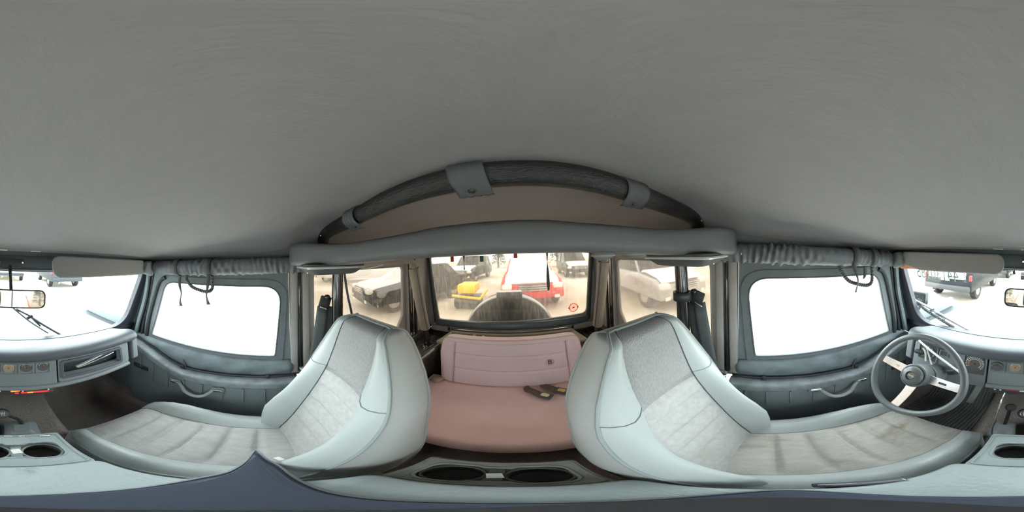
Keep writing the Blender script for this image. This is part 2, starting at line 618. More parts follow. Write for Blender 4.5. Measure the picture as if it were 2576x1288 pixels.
# side walls behind the doors, with their vinyl windows
def side_wall(s, name, nm, wn, pane, label, wlabel):
    t = thing(name, label, 'side panel', (s * .70, .7, -1.1), kind='structure')
    fn = lambda y, z, q: (s * (.688 + q - (0.02 * (z + .6) if z > -.6 else 0)), y, z)
    outer = [(.148, .13), (.148, -.62), (1.25, -.62), (1.25, .13)]
    hole = rpoly([(.245, -.045), (.245, -.50), (.235, -.57), (.755, -.57), (.862, -.40), (.866, -.045)], [.035, 0, .05, .08, .03, .035])
    mb = MB().ring(outer, hole, fn, -.005, .012, cen=(.55, -.30))
    mk('canvas_panel', mb, 'canvas_warm', t, smooth=30)
    # vertical channels in black beside the hoop and at the rear corner
    for (y0, w, m) in ((.150, .03, 'canvas_warm'), (.178, .014, 'black_gloss'), (.205, .03, 'canvas_warm'), (.905, .022, 'canvas_warm'), (.935, .03, 'black_gloss'), (.965, .012, 'brushed'), (1.00, .02, 'rubber')):
        mb = MB().box((s * .672, y0, -.28), (.022, w, .62), bev=.004)
        mk('vertical_channel', mb, m, t)
    # body side below the window rail
    mb = MB()
    mb.box((s * .70, .72, -.86), (.03, 1.06, .50))
    mb.box((s * .67, .72, -.62), (.06, 1.06, .05), bev=.01)
    mk('body_side', mb, 'tub', t)
    mb = MB().box((s * .645, .80, -.60), (.02, .34, .016), bev=.004)
    mk('bright_rail', mb, 'brushed', t)
    # wheel housing
    mb = MB()
    pr = rpoly([(s * .70, -1.14), (s * .47, -1.14), (s * .47, -.66), (s * .70, -.66)], [0, 0, .03, 0])
    mb.loft([[(x, y, z) for x, z in pr] for y in (.47, 1.20)])
    mk('wheel_housing', mb, 'tub', t, bevel=.01)
    for k in range(7):
        mb = MB().box((s * (.50 + .026 * k), .84, -.657), (.006, .62, .005), bev=.002)
        mk('pressed_rib', mb, 'tub', t)
    mb = MB().lathe([(0, 0), (.018, 0), (.016, .012), (0, .014)], (s * .545, .92, -.66), n=16)
    mk('anchor_bolt', mb, 'chrome', t)
    wd = thing(wn, wlabel, 'window', (s * .69, .55, -.57), kind='structure')
    mb = MB()
    mb.prism(hole, fn, .002, .004)
    mk('vinyl_pane', mb, pane, wd)
    mb = MB().tube([fn(y, z, -.006) for y, z in hole], .0035, 6, closed=True)
    mk('stitched_edge', mb, 'canvas_warm', wd)
    # B pillar canvas beside the door
    return t


side_wall(-1, 'wall_passenger_side', 'quarter', 'window_2', 'quarter_pane',
          'canvas and painted side panel behind the passenger door with the left rear window',
          'misted vinyl side window showing a snow covered white car')
side_wall(1, 'wall_driver_side', 'quarter', 'window_3', 'quarter_pane_blurred',
          'canvas and painted side panel behind the driver door with the cloudy window',
          'cloudy vinyl side window showing a silver vehicle')

# rear wall with the large fogged window
rt = thing('wall_back', 'rear canvas panel and tailgate around the big rear window', 'rear panel', (0, 1.22, -1.1), kind='structure')
fy = lambda x, z, q: (x, 1.205 + q, z)
hole = rpoly([(-.645, .02), (-.580, -.525), (.592, -.50), (.640, .02)], [.03, .02, .05, .03])
mb = MB().ring([(-.70, .13), (-.70, -.60), (.70, -.60), (.70, .13)], hole, fy, 0, .015, cen=(0, -.25))
mk('canvas_panel', mb, 'canvas_warm', rt, smooth=30)
for s in (-1, 1):
    mb = MB().tube([(s * .655, 1.19, .05), (s * .60, 1.19, -.55)], .016, 8)
    mk('window_side_bar', mb, 'rubber', rt)
mb = MB().box((0, 1.185, -.542), (1.19, .045, .056), rot=(-15, 0, 0), bev=.014)
mk('window_bottom_bar', mb, 'metal_frame', rt)
mb = MB().box((0, 1.177, -.595), (1.26, .046, .05), bev=.01)
mk('tailgate_top', mb, 'canvas_warm', rt)
mb = MB().box((0, 1.22, -.87), (1.4, .03, .52))
mk('tailgate', mb, 'tub', rt)
mb = MB().box((-.02, 1.150, -.580), (.86, .008, .014), bev=.003)
mk('tailgate_strip', mb, 'chrome', rt)
for x in (-.47, .45):
    mb = MB().box((x, 1.149, -.582), (.016, .012, .03), bev=.004)
    mk('strip_clamp', mb, 'dark', rt)
for x in (-.60, .60):
    mb = MB().lathe([(0, 0), (.008, 0), (.008, .006), (0, .008)], (x, 1.160, -.560), Matrix.Rotation(R(90), 4, 'X'), n=12)
    mk('snap_fastener', mb, 'chrome', rt)
w5 = thing('window_5', 'big fogged rear window with rain streaks over the spare wheel', 'window', (0, 1.21, -.52), kind='structure')
mk('vinyl_pane', MB().prism(hole, fy, .006, .008), 'rear_pane', w5)

# windscreen frame and glass
wf = thing('window_1', 'windscreen in its painted frame with black rubber seal', 'windscreen', (0, -.66, -.42), kind='structure')
fw = lambda x, z, q: (x, YW(z) - q, z)
glass = rpoly([(-.635, -.055), (-.600, -.395), (.600, -.395), (.635, -.055)], [.04, .11, .11, .04], 10)
seal = rpoly([(-.662, -.030), (-.630, -.425), (.630, -.425), (.662, -.030)], [.05, .12, .12, .05], 10)
mk('glass', MB().prism(glass, fw, .02, .024), 'glass', wf)
mk('rubber_seal', MB().ring(seal, glass, fw, -.004, .03, cen=(0, -.22)), 'rubber_seal', wf, smooth=30, bevel=.003)
mk('frame', MB().ring([(-.745, .03), (-.735, -.47), (.735, -.47), (.745, .03)], seal, fw, .0, .04, cen=(0, -.22)), 'metal_frame', wf, smooth=30)
mb = MB()
mb.box((0, -.585, -.022), (1.36, .03, .052), bev=.01)
mk('header_bar', mb, 'metal_frame', wf)
mb = MB().box((0, -.567, -.046), (1.24, .006, .004), bev=.001)
mk('header_moulding', mb, 'dash', wf)
mb = MB().box((.03, -.566, -.020), (.09, .008, .022), bev=.003)
mk('mirror_base_plate', mb, 'dark', wf)
for x in (-.01, .07):
    mk('screw', MB().lathe([(0, 0), (.005, 0), (.003, .003), (0, .003)], (x, -.560, -.020), Matrix.Rotation(R(-90), 4, 'X'), n=10), 'chrome', wf)
for s in (-1, 1):
    # inner pillar flange
    pts = [(s * .662, -.575, -.03), (s * .665, -.60, -.2), (s * .66, -.64, -.36), (s * .655, -.66, -.46)]
    mk('pillar_flange', MB().tube(smooth_path(pts), .013, 8), 'canvas_skirt', wf)
    pts = [(s * .680, -.555, -.03), (s * .685, -.585, -.2), (s * .68, -.62, -.36), (s * .67, -.63, -.50)]
    mk('pillar_seal', MB().tube(smooth_path(pts), .010, 8), 'rubber', wf)
    mk('hinge_bar', MB().box((s * .60, -.615, -.437), (.07, .008, .008), bev=.002), 'chrome', wf)
    mk('side_kick_panel', MB().box((s * .70, -.97, -.80), (.03, .66, .80)), 'door_plastic', wf)
for a_, z_ in ((-.150, -.340), (-.170, -.340), (.155, -.345), (.138, -.345)):
    mk('glass_tick', MB().box((a_, YW(z_) - .026, z_), (.0016, .001, .020), rot=(-17, 0, 0)), 'dark', wf)
# reversed number written on the outside of the glass, upper driver's corner
gm = lambda x, z, up=0.0: frame((x, YW(z) - .026, z), (-1, 0, 0), (0, .3125, 1))
mt = frame((.452, YW(-.092) - .0255, -.092), (1, 0, 0), (0, .3125, 1))
text('painted_number', '44130185', .088, frame((.455, YW(-.100) - .0255, -.100), (1, 0, 0), (0, .3125, 1)), 'ink', wf, sx=.66)
text('painted_letter', 'E', .018, frame((.592, YW(-.115) - .0255, -.115), (1, 0, 0), (0, .3125, 1)), 'ink', wf)
for k in range(5):
    mk('fine_print_line', MB().box((.312 - .0 * k, YW(-.085 - .009 * k) - .0255, -.085 - .009 * k), (.012, .0005, .004)), 'ink', wf)
# the whole reading is reversed from inside because it faces out

# ------------------------------------------------------------------ doors
def top_line(y):
    return -.600 + .115 * sm((-.30 - y) / .36)


def door(s, name, label):
    t = thing(name, label, 'door', (s * .68, -.22, -1.1), kind='structure')
    fn = lambda y, z, q: (s * (.684 + q), y, z)
    outer = [(-.715, -.50), (-.62, .045), (.155, .075), (.155, -.62), (-.34, -.62)]
    hole = rpoly([(-.475, -.108), (-.562, -.445), (.066, -.478), (.098, -.108)], [.075, .012, .014, .085], 10)
    mk('canvas_upper', MB().ring(outer, hole, fn, -.004, .008, cen=(-.2, -.28)), 'canvas', t, smooth=30)
    o2 = rpoly([(-.505, -.075), (-.600, -.462), (.098, -.510), (.128, -.078)], [.09, .012, .02, .10], 10)
    mk('window_binding', MB().ring(o2, hole, fn, -.010, -.004, cen=(-.2, -.28)), 'canvas', t, smooth=30)
    pr = [(y, z) for y, z in hole]
    mk('window_edge', MB().tube([fn(y, z, -.008) for y, z in pr], .004, 6, closed=True), 'canvas_seam', t)
    mk('window_pane', MB().prism(hole, fn, .001, .003), 'door_pane', t)
    # front edge rubber of the window
    pts = [fn(-.475, -.085, -.012), fn(-.520, -.13, -.012), fn(-.575, -.33, -.012), fn(-.592, -.46, -.012)]
    mk('front_gasket', MB().tube(smooth_path(pts), .011, 8), 'rubber', t)
    mk('rear_zip_seam', MB().tube([fn(.128, .02, -.006), fn(.132, -.3, -.006), fn(.14, -.60, -.006)], .003, 6), 'brushed', t)
    # skirt: folded canvas below the pane
    rows = []
    for i in range(40):
        y = -.66 + .80 * i / 39
        top = -.455 - .05 * (i / 39)
        top = max(top, top_line(y) + .02) if y < -.5 else top
        row = []
        for j in range(9):
            z = top + (top_line(y) - .005 - top) * j / 8
            bul = .018 * math.sin(math.pi * j / 8) + .004 * math.sin(y * 40 + j) * math.sin(math.pi * j / 8)
            row.append((s * (.676 - bul), y, z))
        rows.append(row)
    sk = mk('canvas_skirt', MB().grid(rows), 'canvas_skirt', t, smooth=180, solid=.004)
    pts = [(s * .662, -.60 + .74 * k / 20, (-.515 - .035 * k / 20) - .0 * k) for k in range(21)]
    mk('skirt_seam', MB().tube(pts, .0022, 6), 'canvas_seam', t)
    mk('skirt_flap', MB().box((s * .655, -.345, -.565), (.006, .012, .06), rot=(12, 0, 0), bev=.002), 'canvas_seam', t)
    for y in (-.35, .03):
        mk('skirt_clip', MB().box((s * .648, y, top_line(y) + .006), (.016, .018, .022), bev=.004), 'dark', t)
    # dark gap strip
    pts = [(s * .655, -.69 + .84 * k / 24, top_line(-.69 + .84 * k / 24) + .002) for k in range(25)]
    mk('belt_line_seal', MB().tube(pts, .006, 6), 'rubber', t)
    # padded ledge
    rings = []
    for k in range(30):
        y = -.70 + .86 * k / 29
        z = top_line(y)
        pr = rpoly([(s * .66, z - .006), (s * .605, z - .010), (s * .600, z - .050), (s * .66, z - .055)], [.004, .016, .008, .002], 5)
        rings.append([(a, y, b) for a, b in pr])
    mk('padded_ledge', MB().loft(rings), 'door_ledge', t, smooth=60)
    # moulded panel
    rows = []
    for k in range(41):
        y = -.70 + .86 * k / 40
        zt = top_line(y) - .045
        zb = -1.03 + .035 * sm((y + .3) / .5) - (.0)
        fr = sm((y + .70) / .06)
        zb = zb + (1 - fr) * .10
        row = []
        for j in range(15):
            f = j / 14
            z = zt + (zb - zt) * f
            x = .612 + .010 * sm((f - .30) / .06) - .014 * math.exp(-((f - .34) / .02) ** 2) + .03 * sm((f - .93) / .07)
            row.append((s * (x + .02 * (1 - fr)), y, z))
        rows.append(row)
    mk('moulded_panel', MB().grid(rows), 'door_plastic', t, smooth=60)
    for y in (-.57, -.49, -.405, -.322, -.238, -.152, -.067, .018, .095):
        zt = top_line(y) - .057
        zb = -.765 if y > -.35 else -.765 + (-.35 - y) * .15
        mk('panel_rib', MB().box((s * .609, y, (zt + zb) / 2), (.010, .006, zt - zb), bev=.002), 'door_plastic', t)
    mk('latch_recess', MB().box((s * .612, -.575, -.665), (.014, .10, .035), bev=.006), 'dark', t)
    mk('latch_lever', MB().box((s * .603, -.58, -.664), (.008, .055, .014), bev=.003), 'rubber', t)
    # skin of the half door outside
    mk('outer_skin', MB().box((s * .72, -.27, -.86), (.012, .88, .48)), 'metal_frame', t)
    # pull handle
    dz = 0.0 if s < 0 else .022
    sh = 0.0 if s < 0 else .01
    pts = [(s * .604, -.345 + sh, -.680 + dz), (s * .590, -.322 + sh, -.690 + dz), (s * .578, -.300 + sh, -.715 + dz), (s * .572, -.262 + sh, -.730 + dz),
           (s * .575, -.225 + sh, -.722 + dz), (s * .588, -.198 + sh, -.695 + dz), (s * .604, -.185 + sh, -.680 + dz)]
    h = mk('pull_strap', MB().tube(smooth_path(pts, 5), .0095, 8, flat=(1, .7)), 'visor', t)
    for y in (-.362 + sh, -.168 + sh):
        mk('strap_end_cap', MB().box((s * .600, y, -.678 + dz), (.014, .042, .016), bev=.004), 'chrome', t)
        mk('strap_base', MB().box((s * .606, y, -.680 + dz), (.010, .056, .034), bev=.004), 'door_plastic', t)
    return t


door(-1, 'door_1', 'passenger half door with canvas upper and clear window, left of the windscreen')
door(1, 'door_2', 'driver half door with canvas upper and clear window beside the steering wheel')

# ------------------------------------------------------------------ dashboard
def fp(x, z, off=0.0):
    return (x, -.515 + (-.42 - z) * .2 + off, z)


ds = thing('dashboard', 'grey moulded dashboard with a rounded padded top under the windscreen', 'dashboard', (0, -.6, -.55))
pp = smooth_path([(0, -.690, -.392), (0, -.62, -.372), (0, -.565, -.352), (0, -.525, -.350), (0, -.505, -.366), (0, -.506, -.384), (0, -.520, -.398), (0, -.56, -.41), (0, -.69, -.43)], 5)
rings = []
for x, e in ((-.515, .55), (-.512, .8), (-.50, .95), (-.48, 1), (0, 1), (.48, 1), (.50, .95), (.512, .8), (.515, .55)):
    c = Vector((0, -.60, -.395))
    rings.append([(x, (c + (p - c) * e).y, (c + (p - c) * e).z) for p in pp])
mk('padded_top', MB().loft(rings), 'dash_pad', ds, smooth=50)
for s in (-1, 1):
    pr = rpoly([(-.70, -.40), (-.515, -.38), (-.50, -.50), (-.70, -.60)], .015)
    mk('end_cheek', MB().loft([[(x, y, z) for y, z in pr] for x in (s * .475, s * .505)]), 'dash', ds, bevel=.004)
mk('carcass', MB().box((0, -.62, -.46), (.96, .17, .10), bev=.01), 'dark', ds)
# driver cluster
cl = mk('instrument_panel', MB().prism(rpoly([(.170, -.397), (.468, -.397), (.462, -.52), (.395, -.575), (.275, -.575), (.25, -.535), (.170, -.535)], .012, 4), fp, -.03, 0), 'dash', ds, bevel=.003)


def bezel(x, z, w, h, parent, r=.008, m='dash', face='gauge_face'):
    mk('gauge_surround', MB().ring(rrect(x - w / 2, z - h / 2, x + w / 2, z + h / 2, r), rrect(x - w / 2 + .004, z - h / 2 + .004, x + w / 2 - .004, z + h / 2 - .004, r * .7),
       fp, -.001, .005, cen=(x, z)), m, parent, smooth=30)
    mk('gauge_backing', MB().prism(rrect(x - w / 2 + .002, z - h / 2 + .002, x + w / 2 - .002, z + h / 2 - .002, r), fp, 0, .0008), 'gauge_face', parent)


def dial(x, z, r, parent, face, ang, nt=13, a0=-140, a1=140, num=None, w=.0012):
    g = mk('gauge', MB().prism(circ(x, z, r), fp, 0, .0035), face, parent, bevel=.001)
    for k in range(nt):
        a = R(90 - (a0 + (a1 - a0) * k / (nt - 1)))
        # x runs to the left seen from inside, so mirror the angle
        ca, sa = -math.cos(a), math.sin(a)
        mb = MB()
        r0, r1 = r * .74, r * .90
        nx, nz = -sa, ca
        mb.prism([(x + ca * r0 + nx * w, z + sa * r0 + nz * w), (x + ca * r1 + nx * w, z + sa * r1 + nz * w),
                  (x + ca * r1 - nx * w, z + sa * r1 - nz * w), (x + ca * r0 - nx * w, z + sa * r0 - nz * w)], fp, .0036, .0042)
        mk('dial_tick', mb, 'white', g)
        if num:
            rr = r * .60
            text('dial_number', str(num * k), r * .17, frame(fp(x + ca * rr, z + sa * rr, .0042), (-1, 0, 0), (0, -.2, 1)), 'white', g, ext=.0001)
    a = R(90 - ang)
    ca, sa = -math.cos(a), math.sin(a)
    nx, nz = -sa * .0016, ca * .0016
    mb = MB().prism([(x + nx, z + nz), (x + ca * r * .72, z + sa * r * .72), (x - nx, z - nz), (x - ca * r * .12, z - sa * r * .12)], fp, .0045, .0055)
    mk('needle', mb, 'red_needle', g)
    mk('needle_hub', MB().prism(circ(x, z, r * .09, 12), fp, .0045, .0065), 'dark', g)
    return g


bezel(.398, -.432, .088, .082, cl, .012)
dial(.398, -.432, .033, cl, 'gauge_face', -95, 9)
bezel(.330, -.412, .036, .030, cl, .005)
bezel(.212, -.433, .082, .090, cl, .012)
dial(.212, -.425, .036, cl, 'gauge_face', -100, 18, -120, 130, num=5)
# centre panel
cp = mk('centre_panel', MB().prism(rpoly([(-.133, -.397), (.165, -.397), (.165, -.512), (-.133, -.512)], .008, 4), fp, -.03, .002), 'dash', ds, bevel=.003)
mk('lower_lip', MB().tube([fp(-.44, -.508, .0), fp(-.12, -.518, .003), fp(.165, -.518, .003)], .011, 10), 'dash', ds)
for k, (x, f, a) in enumerate(((.136, 'gauge_face', 0), (.079, 'gauge_amber', 35), (.024, 'gauge_amber', -10), (-.032, 'gauge_face', -50), (-.087, 'gauge_face', -5))):
    bezel(x, -.425, .049, .050, cp, .008)
    if k == 0:
        mk('rotary_knob', MB().lathe([(.021, 0), (.020, .008), (.016, .010), (.015, .016), (0, .016)], fp(x, -.42, .001), Matrix.Rotation(R(-90), 4, 'X'), n=28), 'gauge_face', cp)
    else:
        dial(x, -.419, .0195, cp, f, a, 9, -60, 60, w=.0006)
# glove shelf
hole = rrect(-.400, -.478, -.155, -.412, .010)
gp = mk('shelf_panel', MB().ring(rpoly([(-.452, -.395), (-.138, -.395), (-.138, -.508), (-.445, -.498)], .010, 4), hole, fp, -.025, .001, cen=(-.28, -.445)), 'dash', ds, smooth=30, bevel=.002)
mk('shelf_bezel', MB().ring(rrect(-.410, -.488, -.145, -.402, .014), rrect(-.398, -.476, -.157, -.414, .008), fp, .001, .007, cen=(-.28, -.445)), 'dash_pad', gp, smooth=30, bevel=.002)
mb = MB()
mb.box((-.28, -.60, -.490), (.27, .16, .006))
mb.box((-.28, -.60, -.398), (.27, .16, .006))
mb.box((-.28, -.68, -.444), (.27, .006, .095))
mb.box((-.148, -.60, -.444), (.006, .16, .095))
mb.box((-.412, -.60, -.444), (.006, .16, .095))
mk('shelf_recess', mb, 'dark', ds)
mk('grab_lip', MB().box((-.19, -.505, -.513), (.035, .008, .006), bev=.002), 'dash', ds)

# papers and manuals in the shelf
for i, (x, z, ln, an, m, lb) in enumerate(((-.285, -.440, .150, 18, 'paper', 'white folded paper lying tilted in the open dash shelf'),
                                         (-.300, -.452, .165, 12, 'brushed', 'clear plastic folder under the white paper in the dash shelf'))):
    o = mk('folded_paper' if i == 0 else 'plastic_folder', MB().box((x, -.548, z), (ln, .05, .005), rot=(8, an, 0), bev=.001), m)
    tag(o, lb, 'paper' if i == 0 else 'folder')

# heater control panel under the dash
hp = thing('heater_control_panel', 'black heater control strip with red band and lit sliders below the dashboard gauges', 'control panel', (.02, -.50, -.555))
mk('fascia', MB().box((.018, -.505, -.546), (.275, .03, .036), rot=(38, 0, 0), bev=.004), 'dark', hp)
rot = Matrix.Rotation(R(38), 4, 'X')


def onp(x, u, d=.016):
    v = rot @ Vector((x, d, u))
    return (.0 + v.x, -.505 + v.y, -.546 + v.z)


mk('red_band', MB().box(onp(-.060, -.008), (.086, .0015, .006), rot=(38, 0, 0)), 'redlit', hp)
mk('band_slider', MB().box(onp(-.045, -.008, .018), (.018, .004, .006), rot=(38, 0, 0), bev=.001), 'orangelit', hp)
mk('lit_slider', MB().box(onp(.000, .002, .018), (.030, .004, .009), rot=(38, 0, 8), bev=.002), 'orangelit', hp)
mk('lit_switch', MB().box(onp(-.004, -.009, .018), (.012, .003, .006), rot=(38, 0, 0), bev=.001), 'redlit', hp)
for x in (-.022, -.102):
    mk('white_lever', MB().box(onp(x, .004, .02), (.006, .006, .016), rot=(38, 0, 0), bev=.0025), 'white', hp)
for x, ww in ((-.05, .03), (-.08, .022)):
    mk('scale_marking', MB().box(onp(x, .005, .0165), (ww, .001, .003), rot=(38, 0, 0)), 'white', hp)
mk('scale_line', MB().box(onp(-.064, .002, .0165), (.07, .001, .0015), rot=(38, 0, 0)), 'white', hp)
mk('pink_band', MB().box(onp(.075, .0, .0165), (.055, .001, .006), rot=(38, 0, 0)), 'red', hp)
mk('pale_slider', MB().box(onp(.052, .0, .018), (.016, .003, .007), rot=(38, 0, 0), bev=.001), 'paper', hp)
for x in (.118, .135):
    mk('small_toggle', MB().lathe([(.005, 0), (.004, .01), (0, .011)], onp(x, .001, .015), Matrix.Rotation(R(-52), 4, 'X'), n=12), 'chrome', hp)

# ------------------------------------------------------------------ steering wheel and column
sc = Vector((.345, -.3625, -.438))
al = R(32)
U = Vector((0, -math.sin(al), math.cos(al)))
N = Vector((0, math.cos(al), math.sin(al)))
X = Vector((1, 0, 0))
wmt = Matrix(((1, U.x, N.x, sc.x), (0, U.y, N.y, sc.y), (0, U.z, N.z, sc.z), (0, 0, 0, 1)))
wp = lambda a, b, c=0: tuple(wmt @ Vector((a, b, c)))
sw = thing('steering_wheel', 'three spoke steering wheel with grey rim and silver spokes in front of the driver seat', 'steering wheel', tuple(sc))
RW = .1535
mk('rim', MB().tube([wp(RW * math.cos(k * math.pi / 36), RW * math.sin(k * math.pi / 36)) for k in range(72)], .0115, 14, closed=True), 'steering_rim', sw)
for deg in (2, 178, 270):
    c_, s_ = math.cos(R(deg)), math.sin(R(deg))

    def q(r, t, h):
        return wp(c_ * r - s_ * t, s_ * r + c_ * t, h)
    rings = []
    for r, wd, h in ((.040, .017, -.022), (.080, .016, -.018), (.118, .015, -.010), (.147, .015, -.003)):
        rings.append([q(r, -wd, h), q(r, wd, h), q(r, wd, h - .003), q(r, -wd, h - .003)])
    sp = mk('spoke', MB().loft(rings), 'brushed', sw, bevel=.001)
    mk('spoke_slot', MB().loft([[q(r, -.004, h + .0006), q(r, .004, h + .0006), q(r, .004, h - .001), q(r, -.004, h - .001)] for r, h in ((.075, -.019), (.145, -.006))]), 'dark' if deg == 178 else 'brushed', sp)
mk('hub', MB().lathe([(.036, -.060), (.045, -.050), (.046, .0), (.044, .004), (.040, .005), (.0395, .001), (.0375, .001), (.036, .009), (.028, .016), (.0175, .019), (.0160, .011), (0, .011)],
                     mt=wmt, n=48, cap=True), 'steering_rim', sw, smooth=50)
mk('hub_badge', MB().lathe([(.0145, .0105), (.0140, .0135), (0, .0135)], mt=wmt, n=24), 'gauge_face', sw)
text('badge_lettering', 'Jeep', .013, frame(wp(0, .001, .0137), (-1, 0, 0), U), 'label_cream', sw)
col = thing('steering_column', 'dark steering column with two bright stalks behind the steering wheel', 'steering column', wp(0, 0, -.2))
mk('shroud', MB().lathe([(.0, -.40), (.038, -.40), (.040, -.16), (.046, -.13), (.044, -.062), (0, -.062)], mt=wmt, n=28), 'dash', col)
mk('tilt_lever', MB().tube(smooth_path([wp(.03, .05, -.09), wp(.04, .085, -.08), wp(.055, .10, -.078)]), .004, 8), 'white', col)
mk('long_stalk', MB().tube([wp(.085, .125, -.075), wp(-.05, .075, -.075), wp(-.122, .045, -.068)], .0042, 8), 'white', col)
mk('stalk_root', MB().tube([wp(.0, .04, -.09), wp(.04, .107, -.075)], .003, 8), 'white', col)
mk('ignition_lock', MB().lathe([(.014, 0), (.014, .03), (0, .032)], wp(-.055, .03, -.12), Matrix.Rotation(R(-60), 4, 'Y'), n=16), 'dark', col)
mk('ignition_key', MB().box(wp(-.085, .045, -.115), (.022, .004, .016), rot=(20, 30, 0), bev=.002), 'chrome', col)
mk('stalk_switch', MB().box(wp(.08, .075, -.11), (.05, .02, .02), rot=(0, 10, 0), bev=.008), 'dark', col)

# ------------------------------------------------------------------ pedals, mat, levers on the tunnel
pd = thing('accelerator_pedal', 'long grey accelerator pedal beside the tunnel in the driver footwell', 'pedal', (.27, -.75, -1.0))
rings = []
for t_ in np.linspace(0, 1, 8):
    x, y, z = .252 + .04 * t_, -.765 + .04 * t_, -.805 - .185 * t_
    rings.append([(x - .018, y, z), (x + .018, y, z), (x + .018, y - .010, z), (x - .018, y - .010, z)])
mk('pad', MB().loft(rings), 'piping', pd, bevel=.003)
mk('arm', MB().tube([(.25, -.78, -.81), (.24, -.86, -.70), (.24, -.95, -.60)], .006, 8), 'dark', pd)
mb = MB()
rows = []
for i, x in enumerate(np.linspace(.225, .60, 150)):
    row = []
    for y in np.linspace(-.98, -.40, 30):
        fx = x - .03 * sm((-.55 - y) / .4)
        z = max(floor_z(min(fx, .58), y), -1.15) + .012 + .0035 * math.sin((x - .225) / .375 * 2 * math.pi * 21)
        row.append((fx, y, z))
    rows.append(row)
tag(mk('floor_mat', MB().grid(rows), 'mat_rubber', smooth=180, solid=.004), 'black ribbed rubber floor mat below the steering wheel', 'floor mat')


def bellows(x, y, z0, wx, wy, n, top, parent, name='boot'):
    rings = []
    for k in range(n):
        f = k / (n - 1)
        for (df, g) in ((0, 1.0), (.30, 1.08), (.55, 1.02), (.7, .86), (.95, .86)):
            ff = min(1, (k + df) / n)
            sx_, sy_ = wx * (1 - .55 * ff) * g, wy * (1 - .55 * ff) * g
            rings.append([(a, b, z0 + (top - z0) * ff) for a, b in rrect(x - sx_, y - sy_, x + sx_, y + sy_, .012, 4)])
    return mk(name, MB().loft(rings), 'boot', parent, smooth=50)


gs = thing('gear_lever', 'gear lever with round black knob and white shift pattern on a ribbed rubber boot', 'gear lever', (-.02, -.45, -.86))
bellows(-.025, -.455, -.868, .058, .075, 5, -.785, gs)
mk('lever_shaft', MB().tube(smooth_path([(-.028, -.475, -.79), (-.012, -.462, -.72), (.030, -.45, -.655)], 6), .007, 10), 'dark', gs)
kn = frame((.036, -.447, -.645), (-1, 0, 0), (0, -.75, .66))
kb = mk('knob', MB().lathe([(0, -.022), (.012, -.02), (.022, -.008), (.024, .002), (.021, .011), (.0165, .013), (0, .013)], mt=kn, n=28), 'dark', gs)
mk('pattern_disc', MB().lathe([(.0175, .012), (.017, .0142), (0, .0142)], mt=kn, n=28), 'gauge_face', kb)
mk('pattern_ring', MB().tube([tuple(kn @ Vector((.016 * math.cos(k * math.pi / 16), .016 * math.sin(k * math.pi / 16), .0142))) for k in range(32)], .0012, 6, closed=True), 'chrome', kb)
for a, b, c_, d in ((-.006, 0, .0014, .018), (0, 0, .0014, .018), (.006, 0, .0014, .018), (0, 0, .0134, .0014)):
    p = kn @ Vector((a, b, .0146))
    mk('pattern_line', MB().box(tuple(p), (c_, d, .0008), rot=kn.to_3x3().to_4x4()), 'white', kb)
ts = thing('transfer_lever', 'short transfer case lever with small dark knob beside the gear lever', 'gear lever', (.09, -.45, -.86))
bellows(.092, -.450, -.868, .042, .070, 5, -.79, ts)
mk('lever_shaft', MB().tube([(.092, -.47, -.80), (.082, -.46, -.64)], .006, 8), 'dark', ts)
mk('knob', MB().lathe([(0, -.014), (.010, -.012), (.017, -.002), (.017, .006), (.012, .012), (0, .013)], (.079, -.457, -.615), Matrix.Rotation(R(-35), 4, 'X'), n=24), 'dark', ts)
tag(mk('tunnel_cable', MB().tube(smooth_path([(.100, -.47, -.53), (.108, -.435, -.57), (.112, -.42, -.66), (.118, -.415, -.75), (.112, -.395, -.80), (.100, -.38, -.83)], 8), .0035, 8), 'brushed'),
    'thin pale cable running down from the heater panel beside the two levers', 'cable')

